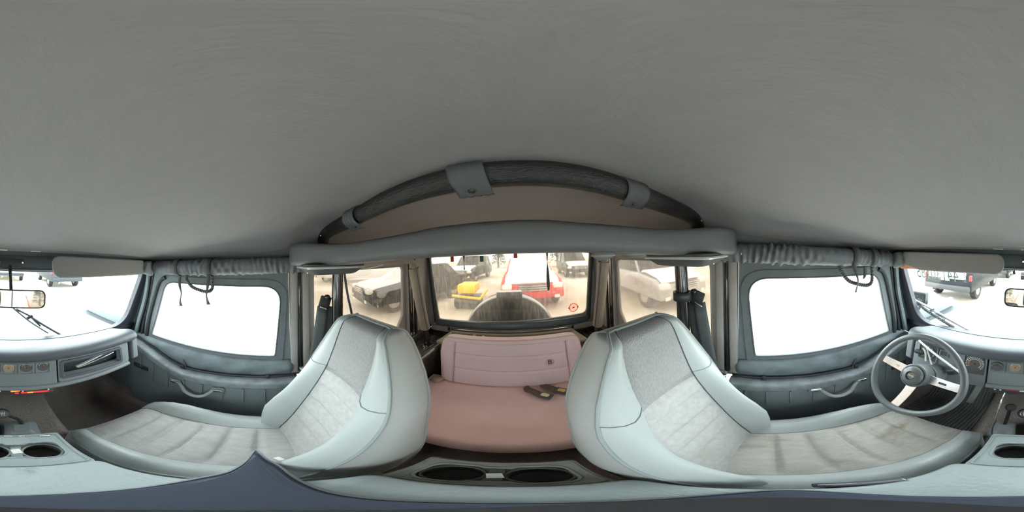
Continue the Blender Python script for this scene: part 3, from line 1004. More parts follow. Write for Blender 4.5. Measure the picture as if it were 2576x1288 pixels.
# ------------------------------------------------------------------ front seats
def front_seat(s, label, worn):
    xc = s * .315
    t = thing('bucket_chair', label, 'car seat', (xc, -.15, -1.15), group='front seats')
    fab = 'seat_fabric_worn' if worn else 'seat_fabric'
    # ---- backrest
    K = [  # z, y of the insert, half width, bolster, thickness, insert half width
        (-.93, .010, .165, .015, .150, .112), (-.86, .030, .172, .028, .155, .113), (-.78, .052, .178, .050, .155, .114), (-.70, .080, .184, .075, .155, .115),
        (-.64, .100, .186, .086, .150, .115), (-.58, .120, .186, .078, .140, .113), (-.52, .140, .184, .062, .132, .108),
        (-.45, .163, .182, .048, .124, .099), (-.40, .180, .180, .036, .118, .092), (-.36, .193, .174, .026, .112, .088),
        (-.31, .210, .160, .018, .106, .088), (-.26, .226, .140, .013, .098, .087), (-.22, .239, .120, .010, .088, .084), (-.195, .247, .104, .007, .076, .078)]
    K = np.array(K)
    zz = np.linspace(-.93, -.200, 76)
    zz = list(zz)

    def lev(z):
        return [float(np.interp(z, K[:, 0], K[:, i])) for i in range(1, 6)]
    groove = (-.378, -.455, -.532, -.60, -.665)
    ins, bol, bol2, shell, pip1, pip2, sm1, sm2 = [], [], [], [], [], [], [], []
    bt = [0, .10, .25, .45, .65, .85, 1.0]
    bp = [0.0, .30, .68, 1.0, 1.0, .72, .35]
    rows = [(z, 1.0, 0.0) for z in zz]
    # rounded crown
    for k in range(1, 8):
        a = k / 7 * math.pi / 2
        rows.append((-.200 + .016 * math.sin(a), 1 - .20 * (1 - math.cos(a)) ** 1.2, (1 - math.cos(a)) * .045))
    for z, sc_, back in rows:
        y0, hw, b, th, ih = lev(min(z, -.195))
        hw *= sc_
        ih *= sc_
        y0 += back
        th = max(.004, th - back * 1.6)
        g = sum((.016 if gz > -.55 else .010) * math.exp(-((z - gz) / .008) ** 2) for gz in groove[0:5])
        fi = [(u * ih, y0 + .003 + .012 * (1 - u * u) * (1 if z < -.36 else .25) - .004 * (1 - u ** 8) + g * (1 - u ** 6), z) for u in np.linspace(-1, 1, 15)]
        bR = [(ih + (hw - ih) * a, y0 - b * c, z) for a, c in zip(bt, bp)]
        bL = [(-p[0], p[1], p[2]) for p in bR][::-1]
        yf = bR[-1][1]
        yb = y0 + th
        sg = [(hw + .010 * math.sin(math.pi * q), yf + (yb - yf) * q, z) for q in np.linspace(0, 1, 7)]
        bk = [(u * hw, yb + .012 * min(1, th / .08) ** 2 * (1 - u ** 4), z) for u in np.linspace(1, -1, 9)][1:-1]
        sh = sg + bk + [(-p[0], p[1], p[2]) for p in sg][::-1]
        tr = lambda L: [(xc + s * p[0], p[1], p[2]) for p in L]
        ins.append(tr(fi))
        bol.append(tr(bR))
        bol2.append(tr(bL))
        shell.append(tr(sh))
        pip1.append(tr([bR[-1]])[0])
        pip2.append(tr([bL[0]])[0])
        sm1.append(tr([fi[-1]])[0])
        sm2.append(tr([fi[0]])[0])
    cut = max(i for i, r in enumerate(rows) if r[0] < -.376)
    mk('lower_insert', MB().grid(ins[:cut + 1]), 'seat_fabric', t, smooth=180)
    mk('head_insert', MB().grid(ins[cut:]), 'seat_ribbed', t, smooth=180)
    mk('side_bolster', MB().grid(bol), 'seat_vinyl', t, smooth=180)
    mk('side_bolster', MB().grid(bol2), 'seat_vinyl', t, smooth=180)
    mb = MB().grid(shell)
    n = len(shell[0])
    mb.grid([ins[-1], [p for p in ins[-1]][:]]) if False else None
    top = [*bol2[-1][:-1], *ins[-1], *bol[-1][1:]]
    tb = shell[-1]
    # close the crown between its front and back edge
    cen = (sum(p[0] for p in top) / len(top), sum(p[1] for p in top) / len(top) + .002, top[0][2] + .001)
    base = len(mb.v)
    loop = top + tb[1:-1]
    mb.add(loop + [cen], [(i, (i + 1) % len(loop), len(loop)) for i in range(len(loop))])
    mk('back_shell', mb, 'seat_shell', t, smooth=70)
    arc = pip1 + [(xc + s * (pip1[-1][0] - xc) * s * (1 - 2 * k / 10) if False else pip1[-1][0] + (pip2[-1][0] - pip1[-1][0]) * k / 10, pip1[-1][1] + .004, pip1[-1][2] + .001) for k in range(1, 10)] + pip2[::-1]
    mk('edge_piping', MB().tube(arc, .0038, 8), 'piping', t)
    mk('insert_seam', MB().tube(sm1, .0016, 6), 'canvas_seam', t)
    mk('insert_seam', MB().tube(sm2, .0016, 6), 'canvas_seam', t)
    # stitched break across each bolster at the shoulder
    i = min(range(len(rows)), key=lambda k: abs(rows[k][0] + .37))
    for B_ in (bol, bol2):
        mk('bolster_seam', MB().tube([(p[0], p[1] - .0005, p[2]) for p in B_[i]], .0018, 6), 'piping', t)
    # rear edge piping of the shell
    mk('rear_piping', MB().tube([r[6] for r in shell], .003, 6), 'piping', t)
    mk('rear_piping', MB().tube([r[-7] for r in shell], .003, 6), 'piping', t)
    # ---- cushion
    C_ = np.array([  # y, z, half width, bolster, insert half width
        (-.425, -.870, .120, 0, .090), (-.420, -.835, .150, .0, .108), (-.405, -.808, .168, .008, .118), (-.385, -.793, .178, .018, .122), (-.350, -.783, .186, .038, .123),
        (-.30, -.778, .190, .060, .120), (-.24, -.775, .192, .068, .118), (-.18, -.775, .192, .056, .116), (-.12, -.777, .191, .028, .114),
        (-.05, -.780, .189, .014, .113), (.03, -.784, .186, .012, .112), (.10, -.788, .182, .016, .112), (.14, -.79, .178, .012, .112)])
    cg = (-.005, -.078, -.155, -.235, -.312)
    insr, c1, c2, side, pf, pb, q1, q2 = [], [], [], [], [], [], [], []
    for y in list(np.linspace(-.425, -.385, 12)) + list(np.linspace(-.375, .14, 70)):
        z0, hw, b, ih = [float(np.interp(y, C_[:, 0], C_[:, i])) for i in range(1, 5)]
        g = sum(.012 * math.exp(-((y - gy) / .0065) ** 2) for gy in cg)
        puff = .006 * abs(math.sin(math.pi * (y - .0) / .078)) ** .7 if -.39 < y < .1 else 0
        fi = [(u * ih, y, z0 + .008 * (1 - u * u) + (puff - g) * (1 - u ** 6) - .002) for u in np.linspace(-1, 1, 15)]
        bR = [(ih + (hw - ih) * a, y, z0 + b * c) for a, c in zip(bt, bp)]
        # skirt down from the piping
        zt = bR[-1][2]
        zb = -.97
        sd = [(hw + .010 * math.sin(math.pi * q), y, zt + (zb - zt) * q) for q in np.linspace(0, 1, 6)]
        tr = lambda L: [(xc + s * p[0], p[1], p[2]) for p in L]
        insr.append(tr(fi))
        c1.append(tr(bR))
        c2.append(tr([(-p[0], p[1], p[2]) for p in bR]))
        side.append((tr(sd), tr([(-p[0], p[1], p[2]) for p in sd])))
        pf.append(tr([bR[-1]])[0])
        pb.append(tr([(-bR[-1][0], y, bR[-1][2])])[0])
        q1.append(tr([fi[-1]])[0])
        q2.append(tr([fi[0]])[0])
    mk('cushion_insert', MB().grid(insr), fab, t, smooth=180)
    mk('cushion_bolster', MB().grid(c1), 'seat_vinyl', t, smooth=180)
    mk('cushion_bolster', MB().grid(c2), 'seat_vinyl', t, smooth=180)
    mb = MB()
    mb.grid([a for a, b in side])
    mb.grid([b for a, b in side])
    fr = [*c2[0][::-1][:-1], *insr[0], *c1[0][1:]]
    mb.grid([[p for p in fr], [(p[0], p[1] - .004 + .01, -.97) for p in fr]])
    mk('cushion_skirt', mb, 'seat_shell', t, smooth=60)
    mk('cushion_piping', MB().tube(pf, .0035, 8), 'piping', t)
    mk('cushion_piping', MB().tube(pb, .0035, 8), 'piping', t)
    mk('cushion_seam', MB().tube(q1, .0015, 6), 'canvas_seam', t)
    mk('cushion_seam', MB().tube(q2, .0015, 6), 'canvas_seam', t)
    mk('seat_base', MB().box((xc, -.13, -1.06), (.30, .44, .19), bev=.02), 'dark', t)
    return t


front_seat(-1, 'pale grey high-back bucket seat on the passenger side, away from the steering wheel', False)
front_seat(1, 'pale grey high-back bucket seat with brown stains, behind the steering wheel', True)
tag(mk('paper_scrap', MB().box((-.235, .030, -.762), (.018, .012, .003), rot=(10, 0, 30), bev=.001), 'paper'), 'tiny white paper scrap lying on the passenger seat', 'paper scrap')

# ------------------------------------------------------------------ centre console
cs = thing('centre_console', 'grey-green vinyl centre console between the front seats with cup holders at both ends', 'console', (.01, -.07, -1.0))
mb = MB()
prof = rpoly([(-.345, -.86), (-.335, -.725), (.205, -.725), (.215, -.99), (-.30, -.99)], [.02, .012, .012, .01, .01], 4)
mb.loft([[(x, y, z) for y, z in prof] for x in (-.085, .105)])
mk('body', mb, 'console_tray', cs, bevel=.008)
fz = lambda x, y, q: (x, y, q)
for y0, y1, m, m2 in ((-.333, -.180, 'console', 'console_tray'), (.100, .203, 'rear_tray', 'console_well')):
    yc = (y0 + y1) / 2 if y0 < 0 else .150
    rr = .033
    outer = rpoly([(-.083, y0), (.103, y0), (.106, y1), (-.086, y1)], .010, 4)
    inner = rpoly([(-.066, yc - .036), (-.012, yc - .036), (-.006, yc - .030), (.026, yc - .030), (.032, yc - .036), (.086, yc - .036),
                   (.086, yc + .036), (.032, yc + .036), (.026, yc + .030), (-.006, yc + .030), (-.012, yc + .036), (-.066, yc + .036)], [.03, .006, .004, .004, .006, .03] * 2, 6)
    fr_ = mk('tray_frame', MB().ring(outer, inner, fz, -.727, -.652, cen=(.01, yc)), m, cs, smooth=40)
    mk('tray_lip', MB().tube([(a, b, -.652) for a, b in inner], .0025, 6, closed=True), m, cs)
    mk('tray_border', MB().tube([(a * .94 + .0006, yc + (b - yc) * .90, -.651) for a, b in outer], .0018, 6, closed=True), m, cs)
    for cx in (-.032, .052):
        x_in = .010
        half = [(-.070, yc - .040), (x_in, yc - .040), (x_in, yc + .040), (-.070, yc + .040)] if cx < 0 else [(x_in, yc - .040), (.090, yc - .040), (.090, yc + .040), (x_in, yc + .040)]
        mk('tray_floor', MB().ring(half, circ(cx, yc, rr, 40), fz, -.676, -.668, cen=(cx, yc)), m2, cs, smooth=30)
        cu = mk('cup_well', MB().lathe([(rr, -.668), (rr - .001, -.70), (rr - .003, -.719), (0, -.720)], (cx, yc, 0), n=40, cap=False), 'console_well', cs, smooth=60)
        mk('cup_rim', MB().tube([(cx + rr * math.cos(k * math.pi / 18), yc + rr * math.sin(k * math.pi / 18), -.6675) for k in range(36)], .0025, 6, closed=True), m2, cu)
    mk('bridge', MB().box((.010, yc, -.6655), (.018, .060, .006), bev=.003), m2, cs)
    tag(mk('paper_label', MB().box((.010, yc - .002, -.661), (.016, .020, .0015), rot=(0, 0, 12), bev=.0005), 'paper'),
        'small white paper label between the two cup holders ' + ('nearest the gear lever' if y0 < 0 else 'nearest the pink rear bench'), 'label')
# padded lid
rings = []
for k, (g, z) in enumerate(((.97, -.668), (1.0, -.660), (1.0, -.630), (.985, -.622), (.95, -.618))):
    pr = rpoly([(-.086, -.178), (.118, -.178), (.118, .098), (-.086, .098)], .02, 6)
    rings.append([(.016 + (a - .016) * g, -.04 + (b + .04) * g, z) for a, b in pr])
lid = mk('padded_lid', MB().loft(rings), 'console', cs, smooth=50)
mk('lid_seam', MB().tube([(.016 + (a - .016) * 1.003, -.04 + (b + .04) * 1.003, -.640) for a, b in pr], .002, 6, closed=True), 'canvas_seam', lid)
mk('lid_latch', MB().lathe([(.020, 0), (.019, .004), (.012, .006), (0, .006)], (-.088, -.035, -.640), Matrix.Rotation(R(-90), 4, 'Y') @ Matrix.Diagonal((.7, 1.25, 1, 1)), n=24), 'console_tray', lid)
mk('latch_pin', MB().box((-.096, -.035, -.642), (.004, .012, .005), bev=.001), 'chrome', lid)
for x, y, w_, h_ in ((-.052, -.320, .022, .006), (-.006, -.326, .012, .004), (.022, -.327, .016, .004)):
    mk('bright_clip', MB().box((x, y, -.650), (w_, h_, .004), bev=.001), 'chrome', cs)

# slim chrome-edged bar added for the bright highlight beside the console
bk = thing('highlight_bar', 'dark slim bar with bright edge, added for the highlight between console and driver seat', 'seat belt buckle', (.125, -.055, -.70))
mk('case', MB().box((.125, -.060, -.632), (.016, .070, .026), rot=(0, 0, -10), bev=.004), 'mount', bk)
mk('bright_edge', MB().box((.123, -.060, -.617), (.006, .064, .004), rot=(0, 0, -10), bev=.001), 'chrome', bk)
mk('stalk', MB().box((.128, -.05, -.72), (.010, .03, .15), bev=.003), 'dark', bk)

# the stand the camera was on
ms = thing('camera_stand', 'dark blue-black camera stand foot with a pointed leg resting on the console lid', 'stand', (.045, -.01, -.618))
outl = [(.033, -.058), (.002, -.062), (-.044, -.057), (-.079, -.046), (-.108, -.030), (-.150, -.018), (-.196, -.008), (-.160, .006), (-.131, .018), (-.095, .023), (-.059, .026), (-.004, .028),
        (.031, .030), (.072, .027), (.100, .010), (.108, -.010), (.095, -.030), (.068, -.045)]
outl = [(p.x, p.y) for p in smooth_path([(*p, 0) for p in outl + outl[:1]], 4)[:-1]]
cn = (.035, -.015)
rings = []
for g, z in ((1.10, -.6175), (1.10, -.614), (1.06, -.613), (1.03, -.6135), (1.0, -.604), (.96, -.600)):
    rings.append([(cn[0] + (a - cn[0]) * g, cn[1] + (b - cn[1]) * g, z) for a, b in outl])
mk('foot', MB().loft(rings), 'mount', ms, smooth=50)
mk('foot_edge', MB().tube([(cn[0] + (a - cn[0]) * 1.09, cn[1] + (b - cn[1]) * 1.09, -.6135) for a, b in outl], .0025, 6, closed=True), 'mount_edge', ms)
mk('pole', MB().lathe([(.016, -.602), (.012, -.585), (.0065, -.56), (.0045, -.12), (.0035, -.07), (0, -.07)], (.055, 0, 0), n=20), 'mount_edge', ms)

# ------------------------------------------------------------------ sound bar under the roll hoop
sb = thing('sound_bar', 'long padded grey sound bar spanning the cabin under the black roof bow', 'sound bar', (0, .28, -.03))
rings = []
for k in range(61):
    x = -.605 + 1.21 * k / 60
    f = abs(x) / .605
    yf = .300 - .185 * sm((f - .25) / .75) ** 1.0 * (1 if True else 0)
    zt = itp(abs(x), [0, .12, .22, .34, .42, .5, .6], [.071, .070, .063, .052, .056, .068, .072])
    zb = itp(abs(x), [0, .2, .34, .42, .6], [.006, .003, -.006, -.014, -.017])
    e = 1.0
    d = .605 - abs(x)
    if d < .018:
        e = .72 + .28 * math.sqrt(max(0, 1 - ((.018 - d) / .018) ** 2))
    zm, hh = (zt + zb) / 2, (zt - zb) / 2
    yc, hd = yf + .055, .055
    pr = rrect(yc - hd * e, zm - hh * e, yc + hd * e, zm + hh * e, .020, 5)
    rings.append([(x, a, b) for a, b in pr])
mk('padded_body', MB().loft(rings), 'bar', sb, smooth=60)
for s in (-1, 1):
    rings = [[(x, y, -.018) for x, y in rrect(*sorted((s * .585, s * .395)), .34, .02)] if False else
             [(x, y, z) for x, y in rrect(min(s * .575, s * .40) + g, .145 + g, max(s * .575, s * .40) - g, .345 - g, .02)] for g, z in ((0, -.008), (.0, -.020), (.022, -.040), (.03, -.043))]
    pod = mk('speaker_pod', MB().loft(rings), 'strap_grey', sb, smooth=40, bevel=.003)
    mk('pod_rim', MB().tube([(x, y, -.019) for x, y in rrect(min(s * .577, s * .398), .143, max(s * .577, s * .398), .347, .02)], .004, 6, closed=True), 'lens', pod)
    mk('pod_screw', MB().lathe([(.006, 0), (.005, -.004), (0, -.005)], (s * .50, .17, -.038), n=12), 'chrome', pod)
for x, r_ in ((.252, .027), (.350, .036)):
    lamp_ = mk('round_speaker', MB().lathe([(r_, .01), (r_, -.002), (r_ * .9, -.008), (r_ * .5, -.013), (0, -.014)], (x, .333, -.003), n=40), 'canvas', sb)
    mk('speaker_ring', MB().tube([(x + r_ * math.cos(k * math.pi / 18), .333 + r_ * math.sin(k * math.pi / 18), -.006) for k in range(36)], .003, 6, closed=True), 'visor', lamp_)
mk('bar_wire', MB().tube(smooth_path([(-.39, .30, -.016), (-.33, .29, -.022), (-.29, .285, -.018), (-.25, .29, -.010)], 6), .0022, 6), 'visor', sb)
mk('end_clip', MB().box((.598, .10, -.012), (.012, .01, .01), bev=.002), 'chrome', sb)

# roof bow with its webbing straps
rb = thing('roof_bow', 'black padded roof bow arching across the headliner above the sound bar', 'roof bow', (0, .27, .12))
bp_ = [(-.625, .275, .060), (-.615, .275, .095), (-.585, .275, .118), (-.50, .275, .128), (-.35, .275, .136), (-.18, .275, .150), (0, .275, .1525), (.18, .275, .150), (.35, .275, .136), (.50, .275, .128), (.585, .275, .118), (.615, .275, .095), (.625, .275, .060)]
mk('sleeve', MB().tube(smooth_path(bp_, 6), .0255, 20), 'bow', rb)
for x0, x1, sk in ((-.050, .012, .02), (.265, .325, .015), (-.385, -.325, .0)):
    # a strap wrapped round the bow, open towards the top
    rows = []
    for i in range(13):
        x = x0 + (x1 - x0) * i / 12
        zc = itp(abs((x0 + x1) / 2), [0, .18, .35, .5], [.1525, .150, .136, .128])
        row = []
        for j in range(15):
            a = R(-215 + 200 * j / 14) if False else R(75 + 215 * j / 14)
            rr = .029 + (.008 if j > 12 else 0) + .001 * math.sin(i * 2.1)
            row.append((x + sk * (j - 7) / 14, .275 + rr * math.cos(a) * 1.0, zc + rr * math.sin(a)))
        rows.append(row)
    st = mk('webbing_strap', MB().grid(rows), 'strap_grey', rb, smooth=180, solid=.002)
    zc = itp(abs((x0 + x1) / 2), [0, .18, .35, .5], [.1525, .150, .136, .128])
    mk('strap_snap', MB().lathe([(.007, 0), (.006, .004), (0, .005)], ((x0 + x1) / 2 + .004, .268, zc - .0315), Matrix.Rotation(R(180), 4, 'X'), n=14), 'dark', rb)
for x in (-.58, .60):
    mk('bow_rivet', MB().lathe([(.004, 0), (.003, .003), (0, .003)], (x, .25, .110), Matrix.Rotation(R(90), 4, 'X'), n=10), 'chrome' if x < 0 else 'amber', rb)

# ------------------------------------------------------------------ roll cage
rc = thing('roll_cage', 'black roll cage with gathered side covers and padded rear legs', 'roll cage', (0, .4, -1.1))
for s in (-1, 1):
    mk('hoop_post', MB().tube(smooth_path([(s * .550, .318, .0), (s * .552, .312, -.06), (s * .555, .308, -.3), (s * .555, .306, -1.1)], 6), .0235, 14), 'black_gloss', rc)
    mk('top_rail', MB().tube(smooth_path([(s * .545, .33, .0), (s * .55, .60, .0), (s * .555, .78, -.002), (s * .558, .835, -.03), (s * .558, .845, -.08)], 6), .022, 12), 'padding', rc)
    leg = [(s * .558, .845, -.055), (s * .557, .875, -.2), (s * .555, .915, -.38), (s * .553, .945, -.505)]
    pad = mk('leg_padding', MB().tube(smooth_path(leg, 6), .034, 16), 'padding', rc)
    mk('padding_seam', MB().tube([(p[0] - s * .030, p[1] - .017, p[2]) for p in smooth_path(leg, 6)], .0028, 6), 'canvas_seam', pad)
    mk('rear_leg', MB().tube([(s * .553, .94, -.49), (s * .551, .965, -.655)], .022, 14), 'black_gloss', rc)
    mk('leg_foot', MB().box((s * .55, .967, -.655), (.08, .08, .006), bev=.002), 'black_gloss', rc)
    # gathered cover along the side rail over the door
    rows = []
    rnd = random.Random(5 + s)
    wr = [(rnd.uniform(0, 6.28), rnd.uniform(.6, 1.4)) for _ in range(8)]
    n1 = 320
    for i in range(n1):
        f = i / (n1 - 1)
        y = -.50 + .78 * f
        zc = -.034 + .028 * f
        amp = .0062 * (.25 + sm((math.sin(y * 14 + 2 * s) + .5)) * 1.0) + (.003 if f > .6 else 0)
        row = []
        for k in range(28):
            a = k * 2 * math.pi / 28
            wv = math.sin(y * 260 + 2.5 * math.sin(a + y * 18) + wr[0][0]) * .5 + math.sin(y * 171 + 2 * math.cos(a * 2 + y * 9) + wr[1][0]) * .5
            rr = .034 + amp * wv * (0.6 + .4 * math.sin(a * 2 + y * 30))
            row.append((s * (.628 - rr * math.cos(a)), y, zc + rr * math.sin(a)))
        rows.append(row)
    mk('gathered_cover', MB().loft(rows), 'rail_cover', rc, smooth=180)
    mk('side_rail', MB().tube([(s * .628, -.57, -.036), (s * .628, -.49, -.034)], .026, 12), 'metal_frame', rc)
    mk('cover_band', MB().tube([(s * (.628 - .0365 * math.cos(k * math.pi / 14)), -.215 if s < 0 else -.30, -.024 + .0365 * math.sin(k * math.pi / 14)) for k in range(28)], .010, 6, closed=True, flat=(1.4, .25), up=(0, 0.01, 1)) if False else
       MB().grid([[(s * (.628 - .0385 * math.cos(k * math.pi / 14)), yy, -.024 + .0385 * math.sin(k * math.pi / 14)) for k in range(28)] for yy in ((-.232, -.205) if s < 0 else (-.325, -.298))], closed=True), 'strap', rc, smooth=180, solid=.002)
    mk('cover_band', MB().grid([[(s * (.628 - .0385 * math.cos(k * math.pi / 14)), yy, -.028 + .0385 * math.sin(k * math.pi / 14)) for k in range(28)] for yy in ((-.385, -.362) if s < 0 else (-.405, -.388))], closed=True), 'strap', rc, smooth=180, solid=.002)
mk('black_clamp', MB().grid([[(.555 + .028 * math.cos(k * math.pi / 12), .310 + .028 * math.sin(k * math.pi / 12), zz_) for k in range(24)] for zz_ in (-.150, -.182)], closed=True), 'dark', rc, smooth=180, solid=.006)
mk('cable_loop', MB().tube(smooth_path([(-.535, .335, -.05), (-.530, .345, -.14), (-.528, .36, -.22), (-.530, .365, -.28), (-.535, .35, -.32), (-.545, .33, -.33)], 6), .005, 8), 'dark', rc)

# ------------------------------------------------------------------ shoulder belts
for s, lab in ((-1, 'black shoulder belt with angled guide hanging behind the passenger seat'), (1, 'black shoulder belt with angled guide hanging behind the driver seat')):
    b = thing('shoulder_belt', lab, 'seat belt', (s * .585, .2, -.95), group='shoulder belts')
    mk('belt_guide', MB().box((s * .578, .262, -.178), (.010, .050, .062), rot=(s * 18, 0, 0), bev=.008), 'dark', b)
    mk('guide_bolt', MB().lathe([(.013, 0), (.012, .008), (.008, .011), (0, .011)], (s * .576, .272, -.152), Matrix.Rotation(R(-s * 90), 4, 'Y'), n=18), 'black_gloss', b)
    mk('guide_slot_bar', MB().box((s * .568, .252, -.196), (.005, .034, .006), rot=(s * 28, 0, 0), bev=.002), 'chrome', b)
    for off, ww in ((0, .0), (.034, .012)):
        rows = []
        for i in range(16):
            f = i / 15
            y = .252 - .085 * f + off * (1 + f * .5)
            z = -.195 - .62 * f
            row = [(s * (.572 + ww + .006 * math.sin(f * 3)), y + .024 * q, z - .010 * q) for q in (-1, -.5, 0, .5, 1)]
            rows.append(row)
        mk('webbing', MB().grid(rows), 'belt', b, smooth=180, solid=.0018)
    mk('lower_guide', MB().box((s * .565, .178, -.495), (.020, .060, .012), rot=(s * 14, 0, 0), bev=.003), 'chrome' if s < 0 else 'dark', b)
    mk('retractor', MB().box((s * .60, .19, -.90), (.05, .09, .13), bev=.01), 'dark', b)

# ------------------------------------------------------------------ sun visors, mirror
for s, x0, x1, lab in ((-1, -.105, -.545, 'grey sun visor folded along the windscreen top on the passenger side'), (1, .135, .555, 'grey sun visor folded along the windscreen top above the steering wheel')):
    v = thing('sun_visor', lab, 'sun visor', ((x0 + x1) / 2, -.52, -.06), group='sun visors')
    a0, a1 = min(x0, x1), max(x0, x1)
    rad = [.02, .030, .030, .02]
    if s < 0:
        pts = [(a0, -.062), (a1 - .01, -.062), (a1, .004), (a0, -.002)]
        rad = [.012, .032, .034, .012]
    else:
        pts = [(a0, -.058), (a1 - .10, -.068), (a1, -.052), (a1, -.004), (a0, -.002)]
        rad = [.030, .01, .008, .012, .032]
    out = rpoly(pts, rad, 8)
    cz = -.03
    rings = []
    cx = (a0 + a1) / 2
    for g, dy in ((.985, 0), (1.0, .003), (1.0, .011), (.985, .014)):
        rings.append([(cx + (x - cx) * (1 - (1 - g) * .2), -.528 + dy - (z + .06) * .10, cz + (z - cz) * g) for x, z in out])
    pnl = mk('visor_panel', MB().loft(rings), 'visor', v, smooth=40)
    mk('visor_edge', MB().tube([(x, -.519 - (z + .06) * .10, z) for x, z in out], .0045, 8, closed=True), 'visor', v)
    mk('pivot_bracket', MB().loft([[(s * a, -.520 + dy, z) for a, z in rpoly([(.535, -.058), (.600, -.078), (.628, -.050), (.600, .0), (.565, -.004)], .02, 5)] for dy in (-.012, .014)]), 'door_ledge', v, bevel=.004)
    mk('pivot_rod', MB().tube([(s * .56, -.512, -.040), (s * .60, -.512, -.030)], .006, 8), 'visor', v)
tag(mk('orange_tab', MB().box((.505, -.533, -.062), (.15, .004, .022), rot=(0, 3, 0), bev=.001), mat('orange_card', (.75, .25, .12), .6)), 'narrow orange strip showing behind the driver sun visor', 'strip')
mr = thing('rear_view_mirror', 'wide rear view mirror in a dark frame hanging in front of the windscreen', 'mirror', (.025, -.47, -.15))
ml = frame((.025, -.462, -.123), (-1, 0.06, 0), (0, -.12, 1))
out = rrect(-.092, -.026, .092, .026, .018, 8)
mk('housing', MB().loft([[tuple(ml @ Vector((a * g, b * g, q))) for a, b in out] for g, q in ((.90, -.018), (1, -.008), (1, .002))]), 'dark', mr, bevel=.001)
mk('mirror_rim', MB().tube([tuple(ml @ Vector((a, b, .002))) for a, b in out], .0022, 6, closed=True), 'dark', mr)
mk('mirror_face', MB().prism([(a * .97, b * .93) for a, b in out], lambda a, b, q: tuple(ml @ Vector((a, b, q))), .0015, .0025), 'mirror', mr)
mk('mirror_stem', MB().tube([(.030, -.478, -.105), (.032, -.53, -.06), (.033, -.572, -.03)], .006, 8), 'dark', mr)

# ------------------------------------------------------------------ grab handles with loose straps
def grab(s, pts, tails, label):
    g = thing('grab_handle', label, 'grab handle', pts[0], group='grab handles')
    path = smooth_path(pts, 14)
    rr = [.0075 + .0016 * math.sin(i * 2.2) for i in range(len(path))]
    mk('braided_loop', MB().tube(path, rr, 10), 'strap', g)
    for tl in tails:
        p = smooth_path(tl, 6)
        rows = [[(q.x + s * dx * .4 * math.sin(i * .3), q.y + dx * (.75 + .25 * math.cos(i * .25)), q.z + dx * .15) for dx in (-.0078, 0, .0078)] for i, q in enumerate(p)]
        mk('loose_strap', MB().grid(rows), 'strap', g, smooth=180, solid=.0018)
    return g


grab(-1, [(-.632, -.330, -.060), (-.628, -.326, -.085), (-.622, -.300, -.112), (-.620, -.262, -.126), (-.620, -.222, -.130), (-.622, -.202, -.112), (-.630, -.206, -.055)],
     [[(-.634, -.368, -.065), (-.630, -.366, -.11), (-.628, -.356, -.15), (-.630, -.362, -.19), (-.628, -.355, -.215)],
      [(-.600, -.214, -.050), (-.600, -.216, -.10), (-.604, -.222, -.14), (-.604, -.218, -.165), (-.602, -.212, -.185)]],
     'black braided grab handle over the passenger window with two dangling straps')
grab(1, [(.632, -.255, -.060), (.626, -.262, -.085), (.622, -.292, -.120), (.620, -.335, -.137), (.620, -.382, -.145), (.622, -.402, -.125), (.630, -.405, -.065)],
     [[(.602, -.300, -.055), (.604, -.312, -.085), (.604, -.322, -.12), (.604, -.312, -.165)],
      [(.632, -.372, -.065), (.628, -.370, -.10), (.626, -.362, -.118)]],
     'black braided grab handle over the driver window with a short folded strap')

# ------------------------------------------------------------------ rear bench
rbn = thing('rear_bench', 'pink cloth rear bench seat between the wheel housings', 'bench seat', (0, .62, -1.15))
rings = []
for k, (yy, g) in enumerate(((-.03, .93), (-.018, .985), (.0, 1.0), (.045, 1.0), (.06, .97))):
    out = rpoly([(-.385, -.845), (.385, -.845), (.405, -.63), (.395, -.520), (-.395, -.520), (-.405, -.63)], [.04, .04, .02, .055, .055, .02], 8)
    rings.append([(a * g, .835 + yy + (b + .845) * .22, -.67 + (b + .67) * g) for a, b in out])
mb = MB().loft(rings, cap=False)
# gently puffed front with two cross channels
rows = []
for j in range(90):
    v_ = j / 89
    row = []
    for i in range(141):
        u_ = -1 + 2 * i / 140
        base = raycast([(a * .93, -.67 + (b + .67) * .93) for a, b in out], (0, -.67), math.atan2((v_ * 2 - 1) * .17, u_ * .372 + 1e-9))
        m_ = max(abs(u_), abs(v_ * 2 - 1))
        a, b = base[0] * m_, -.67 + (base[1] + .67) * m_
        puff = -.012 * (1 - m_ ** 4)
        for gz in (-.610, -.715):
            if abs(a) < .305:
                puff += .008 * math.exp(-((b - gz) / .006) ** 2)
        puff += .007 * math.exp(-((abs(a) - .305) / .004) ** 2)
        row.append((a, .805 + puff + (b + .845) * .22, b))
    rows.append(row)
mb.grid(rows)
mk('backrest', mb, 'pink_back', rbn, smooth=80)
mk('backrest_piping', MB().tube([(a, .835 + (b + .845) * .22, b) for a, b in out], .0045, 8, closed=True), 'pink_piping', rbn)
lg = mk('logo_ring', MB().tube([(.205 + .022 * math.cos(k * math.pi / 12), .788 + (-.655 + .022 * math.sin(k * math.pi / 12) + .845) * .22 + .0, -.655 + .022 * math.sin(k * math.pi / 12)) for k in range(24)], .0014, 6, closed=True), 'pink_piping', rbn)
text('logo_letter', 'B', .044, frame((.205, .7885 + (-.655 + .845) * .22, -.655), (1, 0, 0), (.35, .22, 1)), 'ink_dark', rbn, ext=.001)
for s in (-1, 1):
    mk('back_seam', MB().tube([(s * .305, .805 - .0055 + (b + .845) * .22, b) for b in np.linspace(-.83, -.53, 12)], .0013, 6), 'pink_seam', rbn)
